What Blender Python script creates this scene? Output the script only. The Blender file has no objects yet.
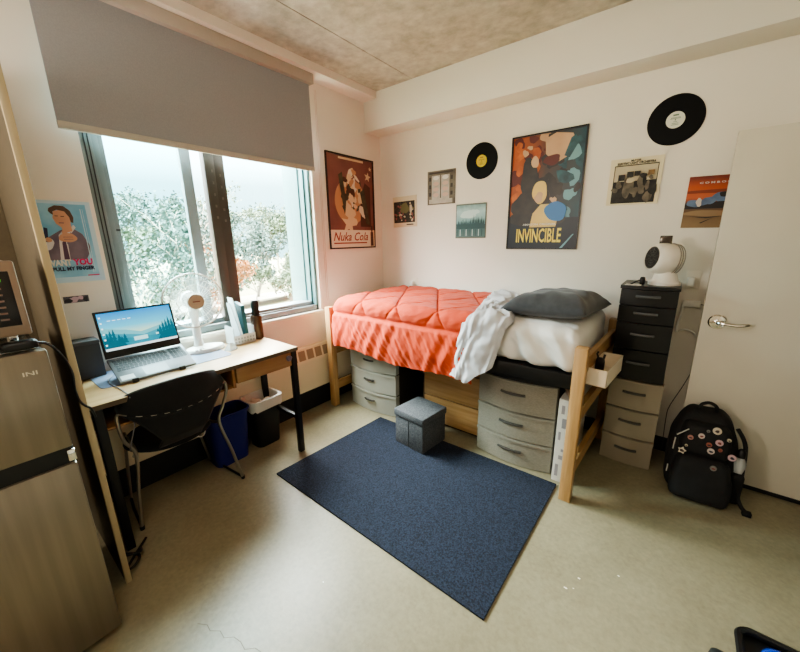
import bpy, bmesh, math, random
from mathutils import Matrix, Vector, noise
PI = math.pi
C = bpy.context.scene.collection
rnd = random.Random(7)

# ------------------------------------------------------------------ materials
def lin(c):
    return tuple(((v/255)/12.92 if v <= 10.3 else (((v/255)+.055)/1.055)**2.4) for v in c) + (1,)

def base_mat(name):
    m = bpy.data.materials.new(name); m.use_nodes = True
    nt = m.node_tree; b = nt.nodes['Principled BSDF']
    return m, nt, b

def mat(name, c, rough=.6, metal=0, c2=None, ns=8, det=4, mix=(.35, .65), stretch=None, bump=0, bs=None, emit=0, alpha=None, trans=0, sheen=0, spec=None, coat=0):
    m, nt, b = base_mat(name)
    N, L = nt.nodes, nt.links
    b.inputs['Base Color'].default_value = lin(c)
    b.inputs['Roughness'].default_value = rough
    b.inputs['Metallic'].default_value = metal
    if trans: b.inputs['Transmission Weight'].default_value = trans
    if alpha is not None: b.inputs['Alpha'].default_value = alpha
    if sheen: b.inputs['Sheen Weight'].default_value = sheen
    if spec is not None: b.inputs['Specular IOR Level'].default_value = spec
    if coat: b.inputs['Coat Weight'].default_value = coat
    if c2 is not None or bump:
        tc = N.new('ShaderNodeTexCoord'); mp = N.new('ShaderNodeMapping')
        L.new(tc.outputs['Object'], mp.inputs['Vector'])
        if stretch: mp.inputs['Scale'].default_value = stretch
        if c2 is not None:
            n = N.new('ShaderNodeTexNoise'); n.inputs['Scale'].default_value = ns; n.inputs['Detail'].default_value = det
            L.new(mp.outputs['Vector'], n.inputs['Vector'])
            r = N.new('ShaderNodeValToRGB')
            r.color_ramp.elements[0].position = mix[0]; r.color_ramp.elements[0].color = lin(c)
            r.color_ramp.elements[1].position = mix[1]; r.color_ramp.elements[1].color = lin(c2)
            L.new(n.outputs['Fac'], r.inputs['Fac']); L.new(r.outputs['Color'], b.inputs['Base Color'])
            if emit: L.new(r.outputs['Color'], b.inputs['Emission Color'])
        if bump:
            n2 = N.new('ShaderNodeTexNoise'); n2.inputs['Scale'].default_value = bs or ns; n2.inputs['Detail'].default_value = 3
            L.new(mp.outputs['Vector'], n2.inputs['Vector'])
            bp = N.new('ShaderNodeBump'); bp.inputs['Strength'].default_value = bump; bp.inputs['Distance'].default_value = .01
            L.new(n2.outputs['Fac'], bp.inputs['Height']); L.new(bp.outputs['Normal'], b.inputs['Normal'])
    if emit:
        if c2 is None: b.inputs['Emission Color'].default_value = lin(c)
        b.inputs['Emission Strength'].default_value = emit
    return m

def wood(name, c, c2, axis, sc=1.0):
    s = [14*sc, 14*sc, 14*sc]; s[axis] = 1.0*sc
    return mat(name, c, .42, c2=c2, ns=3.2, det=6, mix=(.3, .7), stretch=s)

def gradient_mat(name, stops, rough=.5, axis='Z', emit=0, wobble=.0, size=1, ns=3):
    """colour ramp along the object's own generated axis, with a little noise"""
    m, nt, b = base_mat(name); N, L = nt.nodes, nt.links
    tc = N.new('ShaderNodeTexCoord'); sp = N.new('ShaderNodeSeparateXYZ')
    L.new(tc.outputs['Generated'], sp.inputs['Vector'])
    src = sp.outputs[axis]
    if wobble:
        n = N.new('ShaderNodeTexNoise'); n.inputs['Scale'].default_value = ns; n.inputs['Detail'].default_value = 5
        L.new(tc.outputs['Generated'], n.inputs['Vector'])
        ma = N.new('ShaderNodeMath'); ma.operation = 'MULTIPLY_ADD'; ma.inputs[1].default_value = wobble
        L.new(n.outputs['Fac'], ma.inputs[0]); L.new(src, ma.inputs[2])
        mb = N.new('ShaderNodeMath'); mb.operation = 'SUBTRACT'; mb.inputs[1].default_value = wobble/2
        L.new(ma.outputs[0], mb.inputs[0]); src = mb.outputs[0]
    r = N.new('ShaderNodeValToRGB'); e = r.color_ramp.elements
    while len(e) < len(stops): e.new(.5)
    for k, (p, c) in enumerate(stops):
        e[k].position = p; e[k].color = lin(c)
    L.new(src, r.inputs['Fac']); L.new(r.outputs['Color'], b.inputs['Base Color'])
    b.inputs['Roughness'].default_value = rough
    if emit:
        L.new(r.outputs['Color'], b.inputs['Emission Color']); b.inputs['Emission Strength'].default_value = emit
    return m

# ------------------------------------------------------------------ mesh builder
class MB:
    def __init__(s):
        s.bm = bmesh.new(); s.mi = 0; s.M = None
        s.bm.verts.layers.int.new('done'); s.bm.faces.layers.int.new('done')
    def fin(s):
        lv = s.bm.verts.layers.int['done']; lf = s.bm.faces.layers.int['done']
        for f in s.bm.faces:
            if not f[lf]: f[lf] = 1; f.material_index = s.mi
        for v in s.bm.verts:
            if not v[lv]:
                v[lv] = 1
                if s.M is not None: v.co = s.M @ v.co
        return s
    def box(s, x0, x1, y0, y1, z0, z1, bev=0, seg=2):
        r = bmesh.ops.create_cube(s.bm, size=1)
        for v in r['verts']: v.co = Vector((x0+(v.co.x+.5)*(x1-x0), y0+(v.co.y+.5)*(y1-y0), z0+(v.co.z+.5)*(z1-z0)))
        if bev:
            es = list({e for v in r['verts'] for e in v.link_edges})
            bmesh.ops.bevel(s.bm, geom=es, offset=bev, segments=seg, affect='EDGES', profile=.5)
        return s.fin()
    def hexa(s, P):   # 8 corner points: bottom ring of four, top ring of four
        v = [s.bm.verts.new(Vector(p)) for p in P]
        for q in ((3, 2, 1, 0), (4, 5, 6, 7), (0, 1, 5, 4), (1, 2, 6, 5), (2, 3, 7, 6), (3, 0, 4, 7)): s.bm.faces.new([v[i] for i in q])
        return s.fin()
    def poly(s, pts):
        s.bm.faces.new([s.bm.verts.new(Vector(p)) for p in pts]); return s.fin()
    def prism(s, out, z0, z1):
        a = [s.bm.verts.new((x, y, z0)) for x, y in out]; b = [s.bm.verts.new((x, y, z1)) for x, y in out]
        n = len(out)
        s.bm.faces.new(a[::-1]); s.bm.faces.new(b)
        for i in range(n): s.bm.faces.new((a[i], a[(i+1) % n], b[(i+1) % n], b[i]))
        return s.fin()
    def tube(s, pts, r, n=8, closed=False):
        P = [Vector(p) for p in pts]; k = len(P); rr = r if isinstance(r, (list, tuple)) else [r]*k
        rings = []; up = None
        for i in range(k):
            if closed: t = P[(i+1) % k]-P[i-1]
            else: t = P[min(i+1, k-1)]-P[max(i-1, 0)]
            t = t.normalized() if t.length > 1e-9 else Vector((0, 0, 1))
            if up is None: up = t.orthogonal().normalized()
            up = (up - t*up.dot(t))
            up = up.normalized() if up.length > 1e-6 else t.orthogonal().normalized()
            w = t.cross(up)
            rings.append([s.bm.verts.new(P[i]+(up*math.cos(2*PI*j/n)+w*math.sin(2*PI*j/n))*rr[i]) for j in range(n)])
        for i in range(k if closed else k-1):
            A, B = rings[i], rings[(i+1) % k]
            for j in range(n): s.bm.faces.new((A[j], A[(j+1) % n], B[(j+1) % n], B[j]))
        if not closed: s.bm.faces.new(rings[0][::-1]); s.bm.faces.new(rings[-1])
        return s.fin()
    def lathe(s, prof, n=32, sx=1, sy=1):
        rings = []
        for r, z in prof:
            if r < 1e-6: rings.append([s.bm.verts.new((0, 0, z))])
            else: rings.append([s.bm.verts.new((r*sx*math.cos(2*PI*j/n), r*sy*math.sin(2*PI*j/n), z)) for j in range(n)])
        for A, B in zip(rings, rings[1:]):
            for j in range(n):
                a0, a1 = A[j % len(A)], A[(j+1) % len(A)]; b0, b1 = B[j % len(B)], B[(j+1) % len(B)]
                q = []
                for v in (a0, a1, b1, b0):
                    if v not in q: q.append(v)
                if len(q) > 2:
                    try: s.bm.faces.new(q)
                    except ValueError: pass
        return s.fin()
    def grid(s, fn, nu, nv, closed_u=False):
        V = [[s.bm.verts.new(Vector(fn(i/nu, j/nv))) for j in range(nv+1)] for i in range(nu+(0 if closed_u else 1))]
        for i in range(nu):
            a, b = V[i], V[(i+1) % len(V)]
            for j in range(nv): s.bm.faces.new((a[j], b[j], b[j+1], a[j+1]))
        return s.fin()
    def rbox(s, c, size, r, n=8, fn=None):
        """rounded box with evenly split faces; fn moves a finished point"""
        c = Vector(c); h = Vector(size)/2; cache = {}
        nn = n if isinstance(n, (tuple, list)) else (n, n, n)
        def vert(k):
            if k in cache: return cache[k]
            p = Vector([(-1+2*k[i]/nn[i])*h[i] for i in range(3)])
            q = Vector([max(-(h[i]-r), min(h[i]-r, p[i])) for i in range(3)])
            d = p-q
            if d.length > 1e-9: p = q+d.normalized()*r
            p = p+c
            if fn: p = Vector(fn(p))
            cache[k] = s.bm.verts.new(p); return cache[k]
        for ax in range(3):
            a, b = (ax+1) % 3, (ax+2) % 3
            for side in (0, nn[ax]):
                for i in range(nn[a]):
                    for j in range(nn[b]):
                        ks = []
                        for di, dj in ((0, 0), (1, 0), (1, 1), (0, 1)):
                            k = [0, 0, 0]; k[ax] = side; k[a] = i+di; k[b] = j+dj; ks.append(tuple(k))
                        vs = [vert(k) for k in ks]
                        s.bm.faces.new(vs if side else vs[::-1])
        return s.fin()

def obj(name, mb, mats, parent=None, label=None, cat=None, group=None, kind=None, smooth=35, local=False, normals=True, move_origin=True):
    bm = mb.bm
    if normals: bmesh.ops.recalc_face_normals(bm, faces=bm.faces)
    me = bpy.data.meshes.new(name)
    off = Vector((0, 0, 0))
    if parent is None and move_origin:
        xs = [v.co for v in bm.verts]
        lo = [min(v[i] for v in xs) for i in range(3)]; hi = [max(v[i] for v in xs) for i in range(3)]
        off = Vector(((lo[0]+hi[0])/2, (lo[1]+hi[1])/2, lo[2]))
        bmesh.ops.translate(bm, verts=bm.verts, vec=-off)
    elif parent is not None and not local:
        bmesh.ops.transform(bm, matrix=world(parent).inverted(), verts=bm.verts)
    for ly in (bm.verts.layers.int, bm.faces.layers.int):
        if 'done' in ly: ly.remove(ly['done'])
    bm.to_mesh(me); bm.free()
    for m in (mats if isinstance(mats, (list, tuple)) else [mats]): me.materials.append(m)
    if smooth:
        me.shade_smooth(); me.set_sharp_from_angle(angle=math.radians(smooth))
    o = bpy.data.objects.new(name, me); C.objects.link(o); o.location = off
    if parent is not None: o.parent = parent
    tag(o, label, cat, group, kind)
    return o

def world(o):
    m = Matrix.Translation(o.location) @ o.rotation_euler.to_matrix().to_4x4()
    return (world(o.parent) @ m) if o.parent else m

def tag(o, label=None, cat=None, group=None, kind=None):
    for k, v in (('label', label), ('category', cat), ('group', group), ('kind', kind)):
        if v: o[k] = v
    return o

def thing(name, label, cat, loc, rotz=0, group=None):
    o = bpy.data.objects.new(name, None); C.objects.link(o)
    o.location = loc; o.rotation_euler = (0, 0, rotz); o.empty_display_size = .1
    return tag(o, label, cat, group)

def struct(name, mb, m, parent=None, **k):
    return obj(name, mb, m, parent, kind='structure' if parent is None else None, **k)

def B(*a, bev=0): return MB().box(*a, bev=bev)

def frame_at(origin, U, V):
    """matrix taking flat (u, v, lift) to the world"""
    U = Vector(U).normalized(); V = Vector(V).normalized(); N = U.cross(V)
    M = Matrix((U, V, N)).transposed().to_4x4(); M.translation = Vector(origin); return M

def text_mb(s, M, x, y, w, h, shear=0, bold=0, align_mesh=None):
    cu = bpy.data.curves.new('t', 'FONT'); cu.body = s; cu.shear = shear; cu.offset = bold; cu.resolution_u = 2
    o = bpy.data.objects.new('t', cu); C.objects.link(o)
    dg = bpy.context.evaluated_depsgraph_get(); me = bpy.data.meshes.new_from_object(o.evaluated_get(dg))
    bpy.data.objects.remove(o); bpy.data.curves.remove(cu)
    xs = [v.co.x for v in me.vertices]; ys = [v.co.y for v in me.vertices]
    mb = MB(); mb.bm.from_mesh(me); bpy.data.meshes.remove(me)
    if 'done' not in mb.bm.verts.layers.int: mb.bm.verts.layers.int.new('done')
    if 'done' not in mb.bm.faces.layers.int: mb.bm.faces.layers.int.new('done')
    sx = w/(max(xs)-min(xs)); sy = h/(max(ys)-min(ys))
    for v in mb.bm.verts: v.co = Vector(((v.co.x-min(xs))*sx+x, (v.co.y-min(ys))*sy+y, 0))
    mb.M = M; mb.fin(); return mb

def T(x, y, z): return Matrix.Translation((x, y, z))
def RZ(a): return Matrix.Rotation(a, 4, 'Z')
def RX(a): return Matrix.Rotation(a, 4, 'X')
def RY(a): return Matrix.Rotation(a, 4, 'Y')

def ellipse(cx, cy, rx, ry, n=24, a0=0, rot=0):
    out = []
    for i in range(n):
        t = 2*PI*i/n+a0; x, y = rx*math.cos(t), ry*math.sin(t)
        out.append((cx+x*math.cos(rot)-y*math.sin(rot), cy+x*math.sin(rot)+y*math.cos(rot)))
    return out
def blob(cx, cy, rx, ry, seed, n=22, amp=.25, rot=0):
    r_ = random.Random(seed); ph = [r_.random()*6.28 for _ in range(4)]
    out = []
    for i in range(n):
        t = 2*PI*i/n
        k = 1+amp*(.5*math.sin(2*t+ph[0])+.35*math.sin(3*t+ph[1])+.25*math.sin(5*t+ph[2]))
        x, y = rx*k*math.cos(t), ry*k*math.sin(t)
        out.append((cx+x*math.cos(rot)-y*math.sin(rot), cy+x*math.sin(rot)+y*math.cos(rot)))
    return out
def star(cx, cy, r, rot=0, k=.42):
    return [(cx+(r if i % 2 == 0 else r*k)*math.sin(PI*i/5+rot), cy+(r if i % 2 == 0 else r*k)*math.cos(PI*i/5+rot)) for i in range(10)]
def rect(x0, x1, y0, y1): return [(x0, y0), (x1, y0), (x1, y1), (x0, y1)]

def art(M, layers, step=.00035, base=0, clip=None):
    """flat printed shapes, each a hair above the one below; layers of (material index, polygon)"""
    mb = MB(); mb.M = M
    for k, (mi, p) in enumerate(layers):
        if clip: p = [(max(clip[0], min(clip[1], x)), max(clip[2], min(clip[3], y))) for x, y in p]
        q = [pt for i, pt in enumerate(p) if abs(pt[0]-p[i-1][0])+abs(pt[1]-p[i-1][1]) > 1e-6]
        if len(q) > 2: mb.mi = mi; mb.poly([(x, y, base+step*(k+1)) for x, y in q])
    return mb

# ---- palette
WALL = mat('wall_paint', (236, 229, 217), .75, c2=(232, 224, 211), ns=1.2, bump=.03, bs=160)
WALLW = mat('wall_paint_window', (236, 225, 213), .75, c2=(233, 221, 208), ns=1.2, bump=.03, bs=160)
TRIM = mat('white_trim', (238, 230, 216), .5)
ALU = mat('window_aluminium', (132, 142, 144), .4, .2, c2=(120, 130, 132), ns=3)
ALUD = mat('dark_window_aluminium', (84, 80, 74), .4, .3)
BLACK = mat('black_plastic', (8, 8, 9), .45)
BLACKM = mat('black_metal', (22, 21, 22), .42, .3)
DARKRUB = mat('black_rubber', (18, 17, 17), .6)
CHROME = mat('chrome', (225, 222, 215), .14, 1)
STEEL = mat('steel_tube', (168, 162, 150), .3, .85)
WHITEP = mat('white_plastic', (236, 233, 226), .35)
OAK = wood('oak_x', (188, 150, 102), (160, 120, 74), 0)
OAKY = wood('oak_y', (180, 142, 96), (150, 112, 68), 1)
OAKZ = wood('oak_z', (192, 154, 106), (164, 124, 78), 2)
PAPER = mat('paper_white', (232, 228, 218), .7)
INK = mat('black_ink', (24, 22, 22), .6)

# ------------------------------------------------------------------ camera
cam = bpy.data.cameras.new('camera'); co = bpy.data.objects.new('camera', cam); C.objects.link(co)
cam.sensor_width = 36; cam.lens = 347.88/800*36; cam.clip_start = .02; cam.clip_end = 500
Rr, Ru, Rf = (.78799118, .61551736, -.01443169), (-.13925233, .20100681, .96964177), (-.59973218, .76205947, -.24410382)
M = Matrix(((Rr[0], Ru[0], -Rf[0]), (Rr[1], Ru[1], -Rf[1]), (Rr[2], Ru[2], -Rf[2]))).to_4x4()
M.translation = (2.688, -3.111, 1.619); co.matrix_world = M
bpy.context.scene.camera = co

# ------------------------------------------------------------------ room shell
XR, YF, ZC = 3.78, -4.7, 3.0
def floor_mat():
    m, nt, b = base_mat('polished_floor'); N, L = nt.nodes, nt.links
    tc = N.new('ShaderNodeTexCoord')
    n1 = N.new('ShaderNodeTexNoise'); n1.inputs['Scale'].default_value = 1.3; n1.inputs['Detail'].default_value = 8; n1.inputs['Roughness'].default_value = .6
    n2 = N.new('ShaderNodeTexNoise'); n2.inputs['Scale'].default_value = 55; n2.inputs['Detail'].default_value = 3
    for n in (n1, n2): L.new(tc.outputs['Object'], n.inputs['Vector'])
    r = N.new('ShaderNodeValToRGB'); e = r.color_ramp.elements
    e[0].position = .3; e[0].color = lin((124, 116, 93)); e[1].position = .7; e[1].color = lin((150, 142, 117))
    L.new(n1.outputs['Fac'], r.inputs['Fac'])
    mx = N.new('ShaderNodeMix'); mx.data_type = 'RGBA'; mx.blend_type = 'OVERLAY'; mx.inputs['Factor'].default_value = .25
    L.new(r.outputs['Color'], mx.inputs[6]); L.new(n2.outputs['Fac'], mx.inputs[7])
    L.new(mx.outputs[2], b.inputs['Base Color'])
    mr = N.new('ShaderNodeMapRange'); mr.inputs['To Min'].default_value = .27; mr.inputs['To Max'].default_value = .44
    L.new(n1.outputs['Fac'], mr.inputs['Value']); L.new(mr.outputs['Result'], b.inputs['Roughness'])
    bp = N.new('ShaderNodeBump'); bp.inputs['Strength'].default_value = .06; bp.inputs['Distance'].default_value = .01
    L.new(n2.outputs['Fac'], bp.inputs['Height']); L.new(bp.outputs['Normal'], b.inputs['Normal'])
    return m
def ceiling_mat():
    m, nt, b = base_mat('raw_concrete'); N, L = nt.nodes, nt.links
    tc = N.new('ShaderNodeTexCoord')
    n1 = N.new('ShaderNodeTexNoise'); n1.inputs['Scale'].default_value = 2.6; n1.inputs['Detail'].default_value = 10; n1.inputs['Roughness'].default_value = .68
    n2 = N.new('ShaderNodeTexNoise'); n2.inputs['Scale'].default_value = 14; n2.inputs['Detail'].default_value = 6
    for n in (n1, n2): L.new(tc.outputs['Object'], n.inputs['Vector'])
    r = N.new('ShaderNodeValToRGB'); e = r.color_ramp.elements
    e[0].position = .3; e[0].color = lin((164, 154, 136)); e[1].position = .7; e[1].color = lin((214, 206, 190))
    L.new(n1.outputs['Fac'], r.inputs['Fac'])
    mx = N.new('ShaderNodeMix'); mx.data_type = 'RGBA'; mx.blend_type = 'OVERLAY'; mx.inputs['Factor'].default_value = .4
    L.new(r.outputs['Color'], mx.inputs[6]); L.new(n2.outputs['Fac'], mx.inputs[7])
    L.new(mx.outputs[2], b.inputs['Base Color']); b.inputs['Roughness'].default_value = .85
    bp = N.new('ShaderNodeBump'); bp.inputs['Strength'].default_value = .3; bp.inputs['Distance'].default_value = .02
    L.new(n2.outputs['Fac'], bp.inputs['Height']); L.new(bp.outputs['Normal'], b.inputs['Normal'])
    return m

struct('floor', B(-.3, 5.0, YF-.1, .15, -.1, 0), floor_mat())
fl = bpy.data.objects['floor']
crack_pts = [(1.262, -2.758), (1.30, -2.735), (1.335, -2.738), (1.37, -2.712), (1.41, -2.715), (1.44, -2.688), (1.48, -2.680), (1.52, -2.684), (1.55, -2.655), (1.60, -2.645)]
mb = MB()
for (ax, ay), (bx, by) in zip(crack_pts, crack_pts[1:]):
    mb.poly([(ax, ay-.0016, .0006), (bx, by-.0016, .0006), (bx, by+.0012, .0006), (ax, ay+.0012, .0006)])
obj('crack', mb, mat('crack_line', (96, 86, 66), .8), fl, smooth=0, normals=False)
mb = MB()
for cx, cy, r_ in ((2.53, -1.53, .007), (2.68, -1.40, .006), (2.49, -1.62, .008), (2.52, -1.60, .004), (2.05, -2.32, .005), (1.55, -2.30, .004)):
    mb.poly([(x_, y_, .0008) for x_, y_ in blob(cx, cy, r_, r_*.6, int(cx*100), 9)])
obj('speck', mb, mat('plaster_speck', (230, 224, 206), .8), fl, smooth=0, normals=False)
cm = ceiling_mat()
mb = MB()
mb.box(-.3, .60, YF-.1, .15, ZC, ZC+.12); mb.box(.606, 2.4, YF-.1, .15, ZC, ZC+.12); mb.box(2.406, 5.0, YF-.1, .15, ZC, ZC+.12)
mb.box(-.3, 5, YF-.1, .15, ZC+.004, ZC+.13)
struct('ceiling', mb, cm)
WY0, WY1, WZ0, WZ1 = -2.53, -.965, .955, 2.86      # window opening
mb = MB()
mb.box(-.34, 0, YF, WY0, 0, ZC); mb.box(-.34, 0, WY1, .1, 0, ZC)
mb.box(-.34, 0, WY0, WY1, 0, WZ0); mb.box(-.34, 0, WY0, WY1, WZ1, ZC)
struct('wall_left', mb, WALLW)
struct('wall_back', B(-.0, XR+.1, 0, .12, 0, ZC), WALL)
struct('wall_front', B(-.25, XR+.1, YF-.12, YF, 0, ZC), WALL)
mb = MB(); DY0, DY1, DZ = -1.16, -.20, 2.2
mb.box(XR, XR+.14, YF, DY0, 0, ZC); mb.box(XR, XR+.14, DY1, .0, 0, ZC); mb.box(XR, XR+.14, DY0, DY1, DZ, ZC)
struct('wall_right', mb, WALL)
mb = MB(); mb.box(4.95, 5.05, -2, .5, 0, ZC); mb.box(XR+.1, 5, -2.1, -2, 0, ZC); mb.box(XR+.1, 5, .1, .2, 0, ZC)
struct('wall_hall', mb, WALL)
struct('trim_1', B(0, XR, -.236, 0, 2.667, ZC, bev=.003), mat('bulkhead_paint', (232, 226, 213), .75))     # bulkhead over the bed wall
struct('trim_2', B(0, .173, YF, -.236, 2.94, ZC), mat('beam_paint', (238, 228, 216), .7))                    # ledge along the window wall
struct('baseboard_left', B(0, .014, YF, -3.76, 0, .11), DARKRUB)
struct('baseboard_back', B(0, XR, -.014, 0, 0, .11), DARKRUB)
struct('baseboard_right', B(XR-.014, XR, YF, DY0, 0, .11), DARKRUB)

# door, standing open in front of the back wall
DOORM = mat('door_paint', (212, 205, 188), .5, c2=(207, 199, 182), ns=2)
d = B(2.868, 3.765, -.2, -.156, .028, 2.185, bev=.002)
door = struct('door_1', d, DOORM)
tag(door, 'plain cream door leaf standing open beside the backpack', 'door')
obj('door_gap_strip', B(2.875, 3.76, -.205, -.15, .004, .028), DARKRUB, door)  # dark strip filling the gap between door and floor
mb = MB(); mb.M = T(2.945, -.2, 1.08) @ RX(PI/2)
mb.lathe([(0, 0), (.046, 0), (.046, .006), (.04, .012), (.016, .016), (.014, .05), (0, .05)], 28)
hd = obj('door_handle', mb, CHROME, door)
mb = MB(); pts = [(2.945, -.245, 1.08), (2.96, -.257, 1.081), (2.99, -.262, 1.079), (3.03, -.262, 1.077), (3.065, -.258, 1.082), (3.085, -.25, 1.087)]
mb.tube(pts, [.012, .012, .0115, .011, .010, .008], 10)
obj('lever', mb, CHROME, hd)
mb = MB(); mb.box(XR-.02, XR+.16, DY0-.05, DY0, 0, DZ+.05); mb.box(XR-.02, XR+.16, DY0, DY1, DZ, DZ+.05); mb.box(XR-.02, XR+.16, DY1, DY1+.05, 0, DZ+.05)
obj('door_frame', mb, mat('door_frame_paint', (150, 142, 126), .5), door)

# ------------------------------------------------------------------ window
win = B(-.22, .03, WY0, WY1+.03, WZ0-.03, WZ0, bev=.004)
win = struct('window_1', win, TRIM); win.name = 'window_1'
tag(win, 'wide aluminium sliding window above the desk', 'window')
mb = MB()
# outer frame: stepped jambs
for (xa, xb, ya, yb) in ((-.1, -.012, WY0, WY0+.055), (-.13, -.045, WY0+.055, WY0+.092), (-.15, -.075, WY0+.092, WY0+.122)):
    mb.box(xa, xb, ya, yb, WZ0, WZ1, bev=.002)
jm = MB()
for (xa, xb, ya, yb) in ((-.34, -.012, WY1-.025, WY1), (-.34, -.06, WY1-.042, WY1-.025), (-.34, -.12, WY1-.056, WY1-.042)):
    jm.box(xa, xb, ya, yb, WZ0, WZ1, bev=.002)
mb.box(-.2, -.012, WY0, WY1, WZ0, WZ0+.05, bev=.002); mb.box(-.2, -.06, WY0, WY1, WZ0+.05, WZ0+.085, bev=.002)
mb.box(-.2, -.012, WY0, WY1, WZ1-.06, WZ1, bev=.002)
fr = obj('window_frame', mb, ALU, win)
mb = MB()
for (xa, ya) in ((-.030, WY0+.052), (-.066, WY0+.089), (-.011, WY0+.018), (-.011, WY0+.036)): mb.box(xa, xa+.004, ya, ya+.005, WZ0+.05, WZ1-.06)
obj('groove_shade_line', mb, mat('frame_groove_shade', (56, 60, 60), .6), fr)  # dark strips drawing the shade of grooves on the smooth frame
obj('window_jamb', jm, mat('jamb_teal_lit', (92, 128, 132), .4, .2), win)  # teal of the outside light put into the jamb colour
obj('fixed_stile', B(-.13, -.09, -1.995, -1.925, WZ0+.08, WZ1-.05, bev=.003), mat('stile_grey', (150, 162, 166), .4, .2), win)
mb = MB(); mb.box(-.10, -.035, -1.86, -1.79, WZ0+.05, WZ1-.05, bev=.003); mb.box(-.12, -.055, -1.785, -1.71, WZ0+.05, WZ1-.05, bev=.003)
mu = obj('meeting_stile', mb, ALUD, win)
mb = MB()
for z in (1.76, 1.84, 1.92, 2.0, 2.08):
    mb.box(-.057, -.052, -1.755, -1.742, z, z+.018); mb.box(-.037, -.032, -1.82, -1.808, z+.02, z+.038)
obj('screw_cover', mb, mat('stile_hole', (112, 106, 98), .5), mu)
obj('sash_latch', B(-.075, -.068, WY0+.085, WY0+.125, 1.69, 1.70, bev=.002), BLACK, fr)
obj('sill_stop', B(-.06, -.03, -1.72, -1.25, WZ0+.05, WZ0+.063), ALUD, fr)
def glass_mat(name, c):
    GL, nt, b = base_mat(name); N, L = nt.nodes, nt.links
    tr = N.new('ShaderNodeBsdfTransparent'); tr.inputs['Color'].default_value = c
    gl = N.new('ShaderNodeBsdfGlossy'); gl.inputs['Roughness'].default_value = .02
    mx = N.new('ShaderNodeMixShader'); mx.inputs['Fac'].default_value = .05
    L.new(tr.outputs[0], mx.inputs[1]); L.new(gl.outputs[0], mx.inputs[2]); L.new(mx.outputs[0], N['Material Output'].inputs['Surface'])
    return GL
GL = glass_mat('window_glass', (.86, .95, .95, 1)); GLT = glass_mat('tinted_window_glass', (.56, .84, .88, 1))
mb = MB(); mb.poly([(-.11, WY0+.1, WZ0+.06), (-.11, -1.96, WZ0+.06), (-.11, -1.96, WZ1-.05), (-.11, WY0+.1, WZ1-.05)])
obj('window_pane', mb, GLT, win, smooth=0)
mb = MB(); mb.poly([(-.09, -1.75, WZ0+.06), (-.09, WY1-.06, WZ0+.06), (-.09, WY1-.06, WZ1-.05), (-.09, -1.75, WZ1-.05)])
obj('window_pane', mb, GL, win, smooth=0)

# roller blind
bl = thing('roller_blind', 'grey roller blind pulled partway down over the window', 'blind', (.09, -1.8, 2.2))
BLM = mat('blind_fabric', (160, 160, 164), .85, c2=(154, 154, 158), ns=180)
obj('fabric', B(.088, .092, -2.625, -.985, 2.22, 2.9), BLM, bl)
obj('bottom_bar', B(.08, .10, -2.625, -.985, 2.195, 2.232, bev=.004), mat('blind_bar', (186, 178, 168), .6), bl)
obj('cassette', B(.002, .13, -2.66, -.962, 2.862, 2.938, bev=.004), mat('blind_cassette', (184, 174, 164), .55), bl)
mb = MB(); mb.tube([(.03, -.865, 2.87), (.03, -.868, 1.9), (.03, -.87, 1.06), (.03, -.88, 1.04), (.03, -.89, 1.06), (.03, -.885, 1.9), (.03, -.878, 2.87)], .0022, 6)
obj('pull_chain', mb, mat('chain_plastic', (214, 190, 176), .4), bl)
obj('light_leak_strip', B(.0, .018, -.962, -.94, WZ0, 2.86, bev=.002), TRIM, bl)  # white strip standing in for daylight leaking past the blind

# ------------------------------------------------------------------ radiator
rad = thing('radiator', 'long cream baseboard radiator cover with slotted top under the window', 'radiator', (.045, -1.6, 0))
mb = MB()
RM = mat('radiator_enamel', (226, 212, 182), .45)
yA, yB = -2.862, -.02
mb.hexa([(0, yA, .215), (.085, yA, .215), (.085, yB, .215), (0, yB, .215), (0, yA, .5), (.085, yA, .5), (.085, yB, .5), (0, yB, .5)])
mb.hexa([(0, yA, .5), (.085, yA, .5), (.085, yB, .5), (0, yB, .5), (0, yA, .635), (.055, yA, .635), (.055, yB, .635), (0, yB, .635)])
obj('cover', mb, RM, rad)
mb = MB(); y = yA+.04
while y < yB-.08:
    z0, z1 = .525, .615
    xs = lambda z: .0865-(z-.5)/.135*.03
    mb.poly([(xs(z0), y, z0), (xs(z0), y+.075, z0), (xs(z1), y+.075, z1), (xs(z1), y, z1)]); y += .095
obj('grille', mb, mat('radiator_slot', (150, 132, 108), .7), rad, smooth=0)
obj('plinth', B(0, .05, yA, yB, .0, .215), DARKRUB, rad)

# ------------------------------------------------------------------ wall pictures
def poster_frame(t, M, w, h, m, bw=.012, d=.012):
    mb = MB(); mb.M = M
    mb.box(0, w, 0, bw, 0, d); mb.box(0, w, h-bw, h, 0, d); mb.box(0, bw, bw, h-bw, 0, d); mb.box(w-bw, w, bw, h-bw, 0, d)
    return obj('frame', mb, m, t)

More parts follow.
